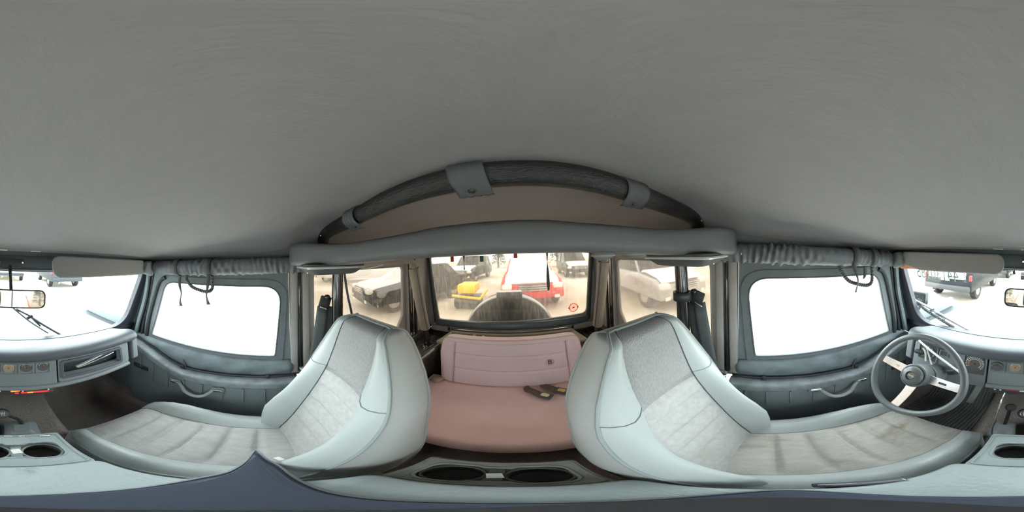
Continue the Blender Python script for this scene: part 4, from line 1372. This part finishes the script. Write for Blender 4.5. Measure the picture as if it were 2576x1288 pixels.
# cushion
rows = []
for j in range(26):
    f = j / 25
    y = .43 + .43 * f
    ztop = -.838 - .010 * f
    row = []
    for i in range(61):
        u_ = -1 + 2 * i / 60
        hw = .455 * (1 - .02 * (1 - f))
        x = u_ * hw
        z = ztop - .10 * max(0, abs(u_) - .9) ** 2 * 60 * .05
        yfront = y - .055 * (1 - u_ * u_) * (1 - f)
        z -= .0045 * math.exp(-((abs(x) - .335 + .05 * (f - .6)) / .004) ** 2)
        row.append((x, yfront, z))
    rows.append(row)
# rolled front edge
front = []
for k in range(10):
    a = k / 9 * math.pi * .5
    front.append([(p[0] * (1 - .01 * k / 9), p[1] - .040 * math.sin(a), p[2] - .050 * (1 - math.cos(a))) for p in rows[0]])
last = front[-1]
front.append([(p[0], p[1] + .012, p[2] - .020) for p in last])
front.append([(p[0], p[1] + .10, p[2] - .028) for p in last])
mk('cushion', MB().grid(front[::-1] + rows[1:]), 'pink', rbn, smooth=80)
mk('cushion_sides', MB().grid([[(s_ * .455, y, z) for y in (.40, .86)] for z in (-.84, -.95)]) if False else MB().box((0, .64, -.91), (.88, .38, .10), bev=.02), 'pink', rbn)
mk('bench_base', MB().box((0, .66, -1.04), (.80, .30, .18), bev=.01), 'dark', rbn)
for s in (-1, 1):
    mk('cushion_flap', MB().box((s * .40, .80, -.835), (.06, .06, .012), rot=(0, s * 10, s * 20), bev=.004), 'pink_piping', rbn)

# two old lap belt buckles on the bench
for (x, y, a, m, lab) in ((.150, .700, -28, 'label_cream', 'rear lap belt buckle with cream label, nearer the front edge of the pink bench'),
                          (.232, .722, -24, 'label_gold', 'rear lap belt buckle with gold label, nearer the pink backrest')):
    b = thing('rear_belt_buckle', lab, 'seat belt buckle', (x, y, -.842), group='lap belt buckles on the pink bench')
    rt_ = (0, 0, a + 90 - 35)
    fx = frame((x, y, -.828), (math.cos(R(-38)), math.sin(R(-38)), 0), (math.sin(R(38)), math.cos(R(38)), 0))
    mk('buckle_case', MB().box((x, y, -.828), (.066, .046, .018), rot=fx.to_3x3().to_4x4(), bev=.004), 'gauge_face', b)
    mk('buckle_label', MB().prism(rpoly([(-.016, -.013), (.016, -.013), (.020, 0), (.016, .013), (-.016, .013), (-.020, 0)], .003, 3), lambda p, q, r_: tuple(fx @ Vector((p, q, r_))), .009, .0105), m, b)
    pth = [tuple(fx @ Vector((-.030, 0, -.004))), tuple(fx @ Vector((-.065, .004, .004))), tuple(fx @ Vector((-.10, .012, -.004))), tuple(fx @ Vector((-.125, .03, -.004)))]
    rows = [[tuple(Vector(p) + fx.to_3x3() @ Vector((0, q, 0))) for q in (-.022, 0, .022)] for p in smooth_path(pth, 5)]
    mk('old_webbing', MB().grid(rows), 'beige', b, smooth=180, solid=.003)

# storage box behind the bench
bx = thing('cargo_box', 'dark storage box with olive-brown lid across the cabin behind the pink bench', 'storage box', (0, 1.07, -1.14))
mk('box_body', MB().box((0, 1.065, -.89), (.96, .15, .50), bev=.008), 'tub', bx)
out = [(-.50, .985), (.50, .985), (.44, 1.138), (-.44, 1.138)]
mk('box_lid', MB().loft([[(a, b, z + (b - .985) * .22) for a, b in rpoly(out, .01, 3)] for z in (-.644, -.622)]), 'cargo', bx, bevel=.004)
mk('lid_roll', MB().tube([(-.43, 1.118, -.596), (.43, 1.118, -.596)], .016, 12), 'cargo', bx)
for x, y in ((-.19, 1.12), (-.255, 1.13)):
    mk('yellow_residue', MB().box((x, y - .03, -.590), (.02, .012, .004), bev=.001), 'label_cream', bx)

# loose straps and tabs hanging at the top of the rear window
for x, z0, z1, ww, lab in ((-.310, .03, -.085, .013, 'short twisted black strap hanging at the top of the rear window, left one'),
                           (.268, .03, -.250, .011, 'long twisted black strap hanging in front of the fogged rear window, right one')):
    rows = []
    for i in range(31):
        f = i / 30
        tw = math.pi * f * (1.0 if z1 < -.2 else .35) + (.5 if z1 < -.2 else 1.2)
        wv = ww * (1 - .25 * (f > .93))
        rows.append([(x + wv * q * math.cos(tw), 1.10 + wv * q * math.sin(tw), z0 + (z1 - z0) * f) for q in (-1, 0, 1)])
    o = mk('hanging_strap', MB().grid(rows), 'strap', smooth=180, solid=.0015)
    tag(o, lab, 'strap', 'hanging straps at the rear window')
for x, z, m, lab in ((-.408, -.020, 'red', 'small red tab at the top left corner of the rear window'), (.052, -.008, 'red', 'small red tab above the middle of the rear window'),
                     (-.185, -.026, 'teal', 'small dark teal tab at the top of the rear window')):
    o = mk('fastening_tab', MB().box((x, 1.12, z + .014), (.026, .004, .042), bev=.001), m)
    tag(o, lab, 'tab', 'tabs along the top of the rear window')

# red emblem sticker in the lower corner of the rear window
st = thing('round_sticker', 'round red and white emblem sticker in the lower corner of the rear window', 'sticker', (.482, 1.204, -.48))
fs = lambda a, b, q: (.482 + a, 1.2045 - q, -.437 + b + a * .0)
mk('backing', MB().prism(circ(0, 0, .044, 40), fs, 0, .0004), pane_mat('clear_sticker', (0.97, .90, .86), gloss=0.0), st)
mk('inner_ring', MB().ring(circ(0, 0, .036, 40), circ(0, 0, .031, 40), fs, .0005, .0010, cen=(0, 0)), 'sticker_red', st)
mk('centre_mark', MB().prism(rpoly([(-.014, -.004), (.004, -.008), (.014, .004), (-.002, .009)], .003, 3), fs, .0005, .0012), 'sticker_red', st)
for s in (-1, 1):
    mk('side_mark', MB().prism([(s * .028, -.016), (s * .046, 0), (s * .028, .018), (s * .032, 0)], fs, .0005, .0012), 'sticker_red', st)
text('ring_lettering', 'FIRE', .012, frame((.482, 1.2035, -.417), (1, 0, 0), (0, 0, 1)), 'red', st, ext=.0002) if False else None

# bright crumpled plastic at the rear window corner
tag(mk('crumpled_plastic', MB().lathe([(0, 0), (.014, .004), (.020, .02), (.017, .055), (.008, .085), (0, .10)], (.640, 1.145, -.585), Matrix.Rotation(R(6), 4, 'Y') @ Matrix.Diagonal((1, .5, 1, 1)), n=14),
       mat('clear_white_plastic', (.85, .87, .95), .2, coat=.6)), 'bright crumpled plastic piece stuck at the rear corner behind the driver seat', 'plastic scrap')

# ------------------------------------------------------------------ outside the cabin
G = -1.65
mb = MB().grid([[(x, y, G + .02 * math.sin(x * .9) * math.cos(y * .7)) for x in np.linspace(-60, 60, 80)] for y in np.linspace(-60, 60, 80)])
tag(mk('ground', mb, 'ground', smooth=180), 'wet snowy slush covered car park ground', 'ground', kind='structure')
tag(mk('hood', MB().loft([[(x, y, z) for x, z in rpoly([(-w_, z0 - .05), (-w_, z0 - .02), (-w_ + .06, z0), (w_ - .06, z0), (w_, z0 - .02), (w_, z0 - .05)], .02, 4)] for y, w_, z0 in ((-.84, .66, -.452), (-1.3, .62, -.46), (-2.0, .52, -.52))]), 'hood', smooth=50),
    'pale hood in front of the windscreen', 'hood')

# spare wheel on the tailgate
sp = thing('spare_wheel', 'black spare wheel with its carrier and brake light housing behind the rear window', 'spare wheel', (0, 1.42, -1.0))
rings = []
cw = Vector((-.02, 1.45, -.72))
prof = [(.20, -.10), (.30, -.115), (.36, -.10), (.385, -.07), (.39, 0), (.385, .07), (.36, .10), (.30, .115), (.20, .10)]
rings = [[tuple(cw + Vector((r_ * math.cos(k * math.pi / 40), d_, r_ * math.sin(k * math.pi / 40)))) for r_, d_ in prof] for k in range(80)]
mk('tyre', MB().grid(rings, closed=True, loop=True), 'tyre', sp, smooth=50)
mk('tread_ring', MB().grid([[tuple(cw + Vector((r_ * math.cos(k * math.pi / 40), d_, r_ * math.sin(k * math.pi / 40)))) for r_, d_ in ((.37, -.099), (.385, -.082), (.392, -.05), (.392, -.03))] for k in range(80)], loop=True), 'car_silver', sp, smooth=180, solid=.002)
mk('wheel_disc', MB().lathe([(0, .02), (.08, .03), (.16, -.03), (.21, -.06), (.22, -.02), (0, -.0)], tuple(cw), Matrix.Rotation(R(90), 4, 'X'), n=40), 'car_silver', sp)
mk('carrier_plate', MB().box((-.008, 1.30, -.60), (.205, .05, .46), bev=.01), 'dark', sp)
mk('brake_light_housing', MB().box((-.010, 1.31, -.340), (.205, .07, .085), rot=(10, 0, 0), bev=.012), 'car_grey', sp)
mk('housing_snow', MB().box((-.010, 1.31, -.292), (.20, .065, .012), bev=.005), 'snow', sp)

# wipers on the windscreen
for (x0, z0), (x1, z1), (ax, az_), (px, pz), lab in (
        ((.690, -.262), (.405, -.405), (.535, -.330), (.27, -.445), 'long black wiper with pale arm on the driver side of the windscreen'),
        ((.020, -.215), (-.165, -.385), (-.072, -.290), (-.26, -.435), 'thin black wiper on the passenger side of the windscreen')):
    wv = thing('wiper', lab, 'wiper', (px, -.76, pz), group='windscreen wipers')
    yb = lambda z: YW(z) - .045
    big = x0 > .3
    mk('blade', MB().tube([(x0, yb(z0), z0), ((x0 + x1) / 2, yb((z0 + z1) / 2) - .004, (z0 + z1) / 2 - .006), (x1, yb(z1), z1)], .012 if big else .007, 8, flat=(1, .6)), 'dark', wv)
    mk('blade_frame', MB().tube([(x0 * .85 + x1 * .15, yb(z0) - .008, z0 * .85 + z1 * .15 + .006), (ax, yb(az_) - .014, az_ + .012), (x0 * .2 + x1 * .8, yb(z1) - .008, z0 * .2 + z1 * .8 + .006)], .007 if big else .005, 8), 'brushed' if big else 'dark', wv)
    mk('arm', MB().tube([(ax, yb(az_) - .012, az_ + .010), ((ax + px) / 2, yb((az_ + pz) / 2) - .02, (az_ + pz) / 2 + .004), (px, yb(pz) - .02, pz)], .008 if big else .006, 8), 'brushed' if big else 'dark', wv)
    mk('arm_joint', MB().box((ax, yb(az_) - .012, az_ + .006), (.03, .012, .014), rot=(0, 30, 0), bev=.003), 'dark', wv)
    mk('arm_pivot', MB().lathe([(.014, 0), (.012, .03), (0, .034)], (px, yb(pz) - .02, pz - .02), n=14), 'dark', wv)
dm = thing('door_mirror', 'dark door mirror outside seen through the driver corner of the windscreen', 'mirror', (.78, -.95, -.45))
mk('mirror_case', MB().loft([[(a, -.99 + d_, b) for a, b in rpoly([(.735, -.405), (.85, -.40), (.87, -.33), (.85, -.30), (.73, -.295)], .02, 5)] for d_ in (0, .05)]), 'dark_glass', dm, bevel=.008)
mk('mirror_arm', MB().tube([(.79, -.96, -.40), (.77, -.90, -.50), (.76, -.85, -.56)], .012, 8), 'dark', dm)


def vehicle(name, label, cat, pos, head, paint, L=4.4, W=1.82, H=1.55, kind='suv', snow=True, group=None, front=False, deep=False):
    """pos: rear (or front) centre on the ground; head: direction of travel in degrees from +x"""
    t = thing(name, label, cat, (pos[0], pos[1], G), group='vehicles parked outside')
    c_, s_ = math.cos(R(head)), math.sin(R(head))
    off = 0 if not front else -L

    def q(a, b, z):  # a forward from the rear bumper, b to the left
        return (pos[0] + c_ * (a + off) - s_ * b, pos[1] + s_ * (a + off) + c_ * b, G + z)
    if kind == 'van':
        low = [(0, .35), (0, .95), (.05, 1.10), (L * .80, 1.10), (L - .35, 1.0), (L - .03, .80), (L, .35)]
        top = [(.02, 1.05), (.06, H), (L * .62, H), (L * .70, H - .1), (L * .84, 1.05)]
    elif kind == 'sedan':
        low = [(0, .35), (.02, .85), (.5, .95), (L * .74, .92), (L - .25, .78), (L, .60), (L, .30)]
        top = [(.35, .90), (.95, H), (L * .52, H), (L * .74, .90)]
    else:
        low = [(0, .38), (-.03, .62), (.03, .98), (.10, 1.04), (L * .72, 1.02), (L - .3, .90), (L - .03, .68), (L, .38)]
        top = [(.06, 1.0), (.28, H - .06), (.45, H), (L * .50, H), (L * .58, H - .08), (L * .73, 1.0)]
    lo = rpoly(low, .06, 4)
    rings = []
    for b, g in ((-.5, .90), (-.49, .97), (-.46, 1.0), (.46, 1.0), (.49, .97), (.5, .90)):
        rings.append([q(L / 2 + (a - L / 2) * (1 - (1 - g) * .35), b * W, .7 + (z - .7) * g) for a, z in lo])
    mk('body', MB().loft(rings), paint, t, smooth=50)
    tp = rpoly(top, .08, 4)
    zb = top[0][1]
    rings = []
    for b, g in ((-.44, 1), (-.43, 1), (.43, 1), (.44, 1)):
        rings.append([q(a, b * W * (1 - .16 * (z - zb) / (H - zb)), z) for a, z in tp])
    mk('cabin', MB().loft(rings), 'dark_glass', t, smooth=50)
    # roof and pillars in body colour
    roof = [(a, z) for a, z in top if z > H - .12]
    a0, a1 = min(p[0] for p in roof), max(p[0] for p in roof)
    mk('roof', MB().loft([[q(a, b * W * .37, z) for b, z in ((-1, H - .03), (-.9, H + .015), (.9, H + .015), (1, H - .03))] for a in (a0 + .02, a0 + .1, a1 - .1, a1)]), paint, t, bevel=.01)
    for b in (-1, 1):
        for k in range(len(tp) - 1 if False else 3):
            a = a0 + (a1 - a0) * (k / 2)
            ab = a if k == 1 else (top[0][0] + .04 if k == 0 else top[-1][0] - .03)
            mk('pillar', MB().tube([q(a, b * W * .375, H - .02), q(ab, b * W * .445, zb)], .035, 6), paint, t)
    for a in (.80, L - .85):
        for b in (-1, 1):
            wm = Matrix(((c_, 0, -s_, 0), (s_, 0, c_, 0), (0, 1, 0, 0), (0, 0, 0, 1)))
            cx = q(a, b * W * .43, .36)
            mtx = Matrix.Translation(cx) @ wm
            ty = mk('wheel', MB().lathe([(.20, -.10), (.33, -.11), (.36, -.08), (.36, .08), (.33, .11), (.20, .10)], mt=mtx, n=32, cap=False), 'tyre', t)
            mk('rim', MB().lathe([(0, -.085), (.22, -.10), (.235, -.085), (.235, .085), (.22, .10), (0, .085)], mt=mtx, n=24), 'car_silver', ty)
    for b in (-1, 1):
        mk('tail_lamp', MB().box(q(.03, b * W * .475, .86), (.12, .09, .20), rot=(0, 0, head), bev=.03), 'tail', t)
        mk('reflector', MB().box(q(-.012, b * W * .40, .52), (.03, .16, .06), rot=(0, 0, head), bev=.01), 'tail', t)
        mk('head_lamp', MB().box(q(L - .10, b * W * .40, .74), (.20, .30, .16), rot=(0, 0, head), bev=.05), 'lamp', t)
        mk('fog_lamp', MB().box(q(L - .01, b * W * .38, .42), (.04, .16, .10), rot=(0, 0, head), bev=.02), 'lamp', t)
    mk('rear_bumper', MB().box(q(-.02, 0, .50), (.14, W * .96, .20), rot=(0, 0, head), bev=.05), 'car_grey' if paint != 'car_black' else 'dark', t)
    g = mk('grille', MB().box(q(L - .02, 0, .70), (.05, W * .46, .20), rot=(0, 0, head), bev=.02), 'dark', t)
    for k in range(3):
        mk('grille_bar', MB().box(q(L + .008, 0, .64 + .06 * k), (.02, W * .45, .02), rot=(0, 0, head), bev=.004), 'chrome', g)
    mk('number_plate', MB().box(q(-.06, 0, .80), (.02, .34, .14), rot=(0, 0, head), bev=.005), 'paper', t)
    mk('exhaust', MB().lathe([(.045, -.06), (.05, .06), (.04, .06), (.038, -.05)], q(-.02, W * .28, .34), Matrix.Rotation(R(head), 4, 'Z') @ Matrix.Rotation(R(90), 4, 'Y'), n=18), 'chrome', t)
    if snow:
        mk('roof_snow', MB().loft([[q(a, b, z) for b, z in ((-W * .36, H), (-W * .33, H + .10), (W * .33, H + .10), (W * .36, H))] for a in (a0 + .03, a0 + .15, a1 - .1, a1 - .02)]), 'snow', t, bevel=.03)
        hd = [(L * .735, 1.03), (L * .80, 1.055), (L - .32, .94), (L - .12, .82)] if kind != 'sedan' else [(L * .75, .94), (L - .3, .82), (L - .1, .72)]
        mk('hood_snow', MB().loft([[q(a, b, z + dz) for b, dz in ((-W * .44, -.01), (-W * .40, .055), (W * .40, .055), (W * .44, -.01))] for a, z in hd]), 'snow', t, bevel=.02)
        if deep:
            a_, b_ = top[-1][0], a1
            mk('windscreen_snow', MB().loft([[q(a, s_ * W * k_, z + dz) for s_, dz in ((-1, 0), (-.9, .05), (.9, .05), (1, 0))] for a, z, k_ in ((a_ + .02, zb + .02, .43), ((a_ + b_) / 2 + .06, (zb + H) / 2, .41), (b_ + .02, H, .37))]), 'snow', t, bevel=.02)
        if kind == 'suv':
            mk('hatch_snow', MB().loft([[q(a, b * W * .40, z) for b in (-1, 1)] + [q(a + .06, b * W * .38, z) for b in (1, -1)] for a, z in ((-.05, .80), (.0, 1.02), (.20, H - .08))]), 'snow', t, bevel=.02)
    return t


vehicle('parked_car', 'black hatchback with snow on its tailgate parked ahead of the driver side windscreen corner', 'car', (2.68, -4.85), -91, 'car_black', H=1.58)
vehicle('parked_car', 'snow covered grey vehicle seen below the passenger sun visor through the windscreen', 'car', (-3.35, -8.15), -91, 'car_grey', H=1.7)
vehicle('parked_car', 'white car far ahead behind the rear view mirror', 'car', (-.4, -10.5), -90, 'car_white')
vehicle('parked_car', 'black four wheel drive parked beyond the black hatchback on the driver side', 'car', (2.3, -11.0), -95, 'car_black', H=1.8)
vehicle('parked_car', 'white snow covered car with dark nose outside the left side window', 'car', (-4.42, 3.05), 252, 'car_black', front=True, H=1.45, kind='sedan', deep=True)
vehicle('parked_van', 'long white van standing behind the snow covered car at the left side window', 'van', (-13.0, 5.0), 52, 'car_white', L=6.2, W=2.0, H=2.7, kind='van', snow=False)
vehicle('parked_car', 'silver vehicle with chrome grille outside the cloudy window behind the driver', 'car', (3.95, 2.25), 256.5, 'car_silver', front=True, H=1.75)
vehicle('parked_car', 'red car with snowy roof behind the fogged rear window', 'car', (.50, 4.60), 269, 'car_red', front=True, H=1.55, W=1.85, deep=True)
vehicle('parked_car', 'dark vehicle standing far behind the yellow machine at the rear window', 'car', (-3.6, 9.8), 262, 'car_black', front=True, H=1.75)
vehicle('parked_car', 'dark green vehicle standing beyond the red car', 'car', (4.2, 10.0), 265, 'car_grey', front=True, H=1.8)

# yellow machine behind the rear window
ym = thing('yellow_machine', 'small yellow machine with dark body and yellow frame bar behind the fogged rear window', 'machine', (-1.45, 5.1, G))
mk('cowl', MB().box((-1.50, 5.1, -.98), (.60, .7, .30), bev=.08), 'car_yellow', ym)
mk('frame_bar', MB().tube([(-1.95, 4.75, -1.20), (-1.05, 4.70, -1.26), (-.90, 5.1, -1.05)], .045, 8), 'car_yellow', ym)
mk('lower_body', MB().box((-1.45, 5.0, -1.38), (.75, .6, .34), bev=.05), 'car_grey', ym)
for x in (-1.78, -1.12):
    mk('wheel', MB().lathe([(.05, -.08), (.2, -.08), (.22, -.05), (.22, .05), (.2, .08), (.05, .08)], (x, 4.85, G + .22), Matrix.Rotation(R(90), 4, 'Y'), n=24), 'tyre', ym)

# evergreens beyond the vehicles
for i, (x, y, h, lab) in enumerate(((-2.6, 24.0, 4.2, 'dark evergreen tree far behind the yellow machine'), (5.6, 21.5, 4.6, 'dark evergreen tree far behind the red car'))):
    tr_ = thing('evergreen_tree', lab, 'tree', (x, y, G))
    mk('trunk', MB().lathe([(.16, 0), (.10, h * .9), (0, h)], (x, y, G), n=12), 'bark', tr_)
    mb = MB()
    rnd = random.Random(i)
    for k in range(420):
        f = rnd.random() ** .8
        zz_ = G + .5 + f * (h - .5)
        rad_ = (1 - f) * h * .30 + .08
        a = rnd.uniform(0, 2 * math.pi)
        r_ = rad_ * rnd.uniform(.5, 1)
        p = Vector((x + r_ * math.cos(a), y + r_ * math.sin(a), zz_))
        d = Vector((math.cos(a), math.sin(a), -.35)).normalized() * .28
        sd = Vector((-math.sin(a), math.cos(a), 0)) * .12
        mb.add([p - d * .4 + sd, p - d * .4 - sd, p + d, p + Vector((0, 0, .10))], [(0, 1, 2), (0, 2, 3), (1, 3, 2), (0, 3, 1)])
    mk('branches', mb, 'needles', tr_, smooth=0)

# ice specks on the glass below the driver side wiper, and a dry leaf on the sill
mb = MB()
rnd = random.Random(3)
for k in range(420):
    x = rnd.uniform(.44, .60)
    z = rnd.uniform(-.385, -.235)
    if z > -.235 - (.60 - x) * .75 or (x > .57 and z < -.34):
        continue
    r_ = rnd.uniform(.0007, .0022)
    y = YW(z) - .0262
    mb.add([(x + r_ * math.cos(a) * rnd.uniform(.6, 1.2), y, z + r_ * math.sin(a) * rnd.uniform(.6, 1.2)) for a in (0, 1.2, 2.5, 3.8, 5)], [(0, 1, 2, 3, 4)])
tag(mk('ice_specks', mb, 'snow', smooth=0), 'scattered ice specks on the glass under the driver side wiper', 'ice', kind='stuff')
mb = MB()
rows = []
for i in range(9):
    f = i / 8
    w_ = .011 * math.sin(math.pi * f) ** .8 + .0005
    rows.append([(.635 + q * w_, -.600 + f * .045, -1.022 + .003 * abs(q) + .004 * math.sin(f * 3)) for q in (-1, 0, 1)])
tag(mk('dry_leaf', MB().grid(rows), mat('dry_leaf', (.45, .19, .06), .8), smooth=180, solid=.0006), 'small orange-brown dry leaf lying on the sill below the driver door', 'leaf')
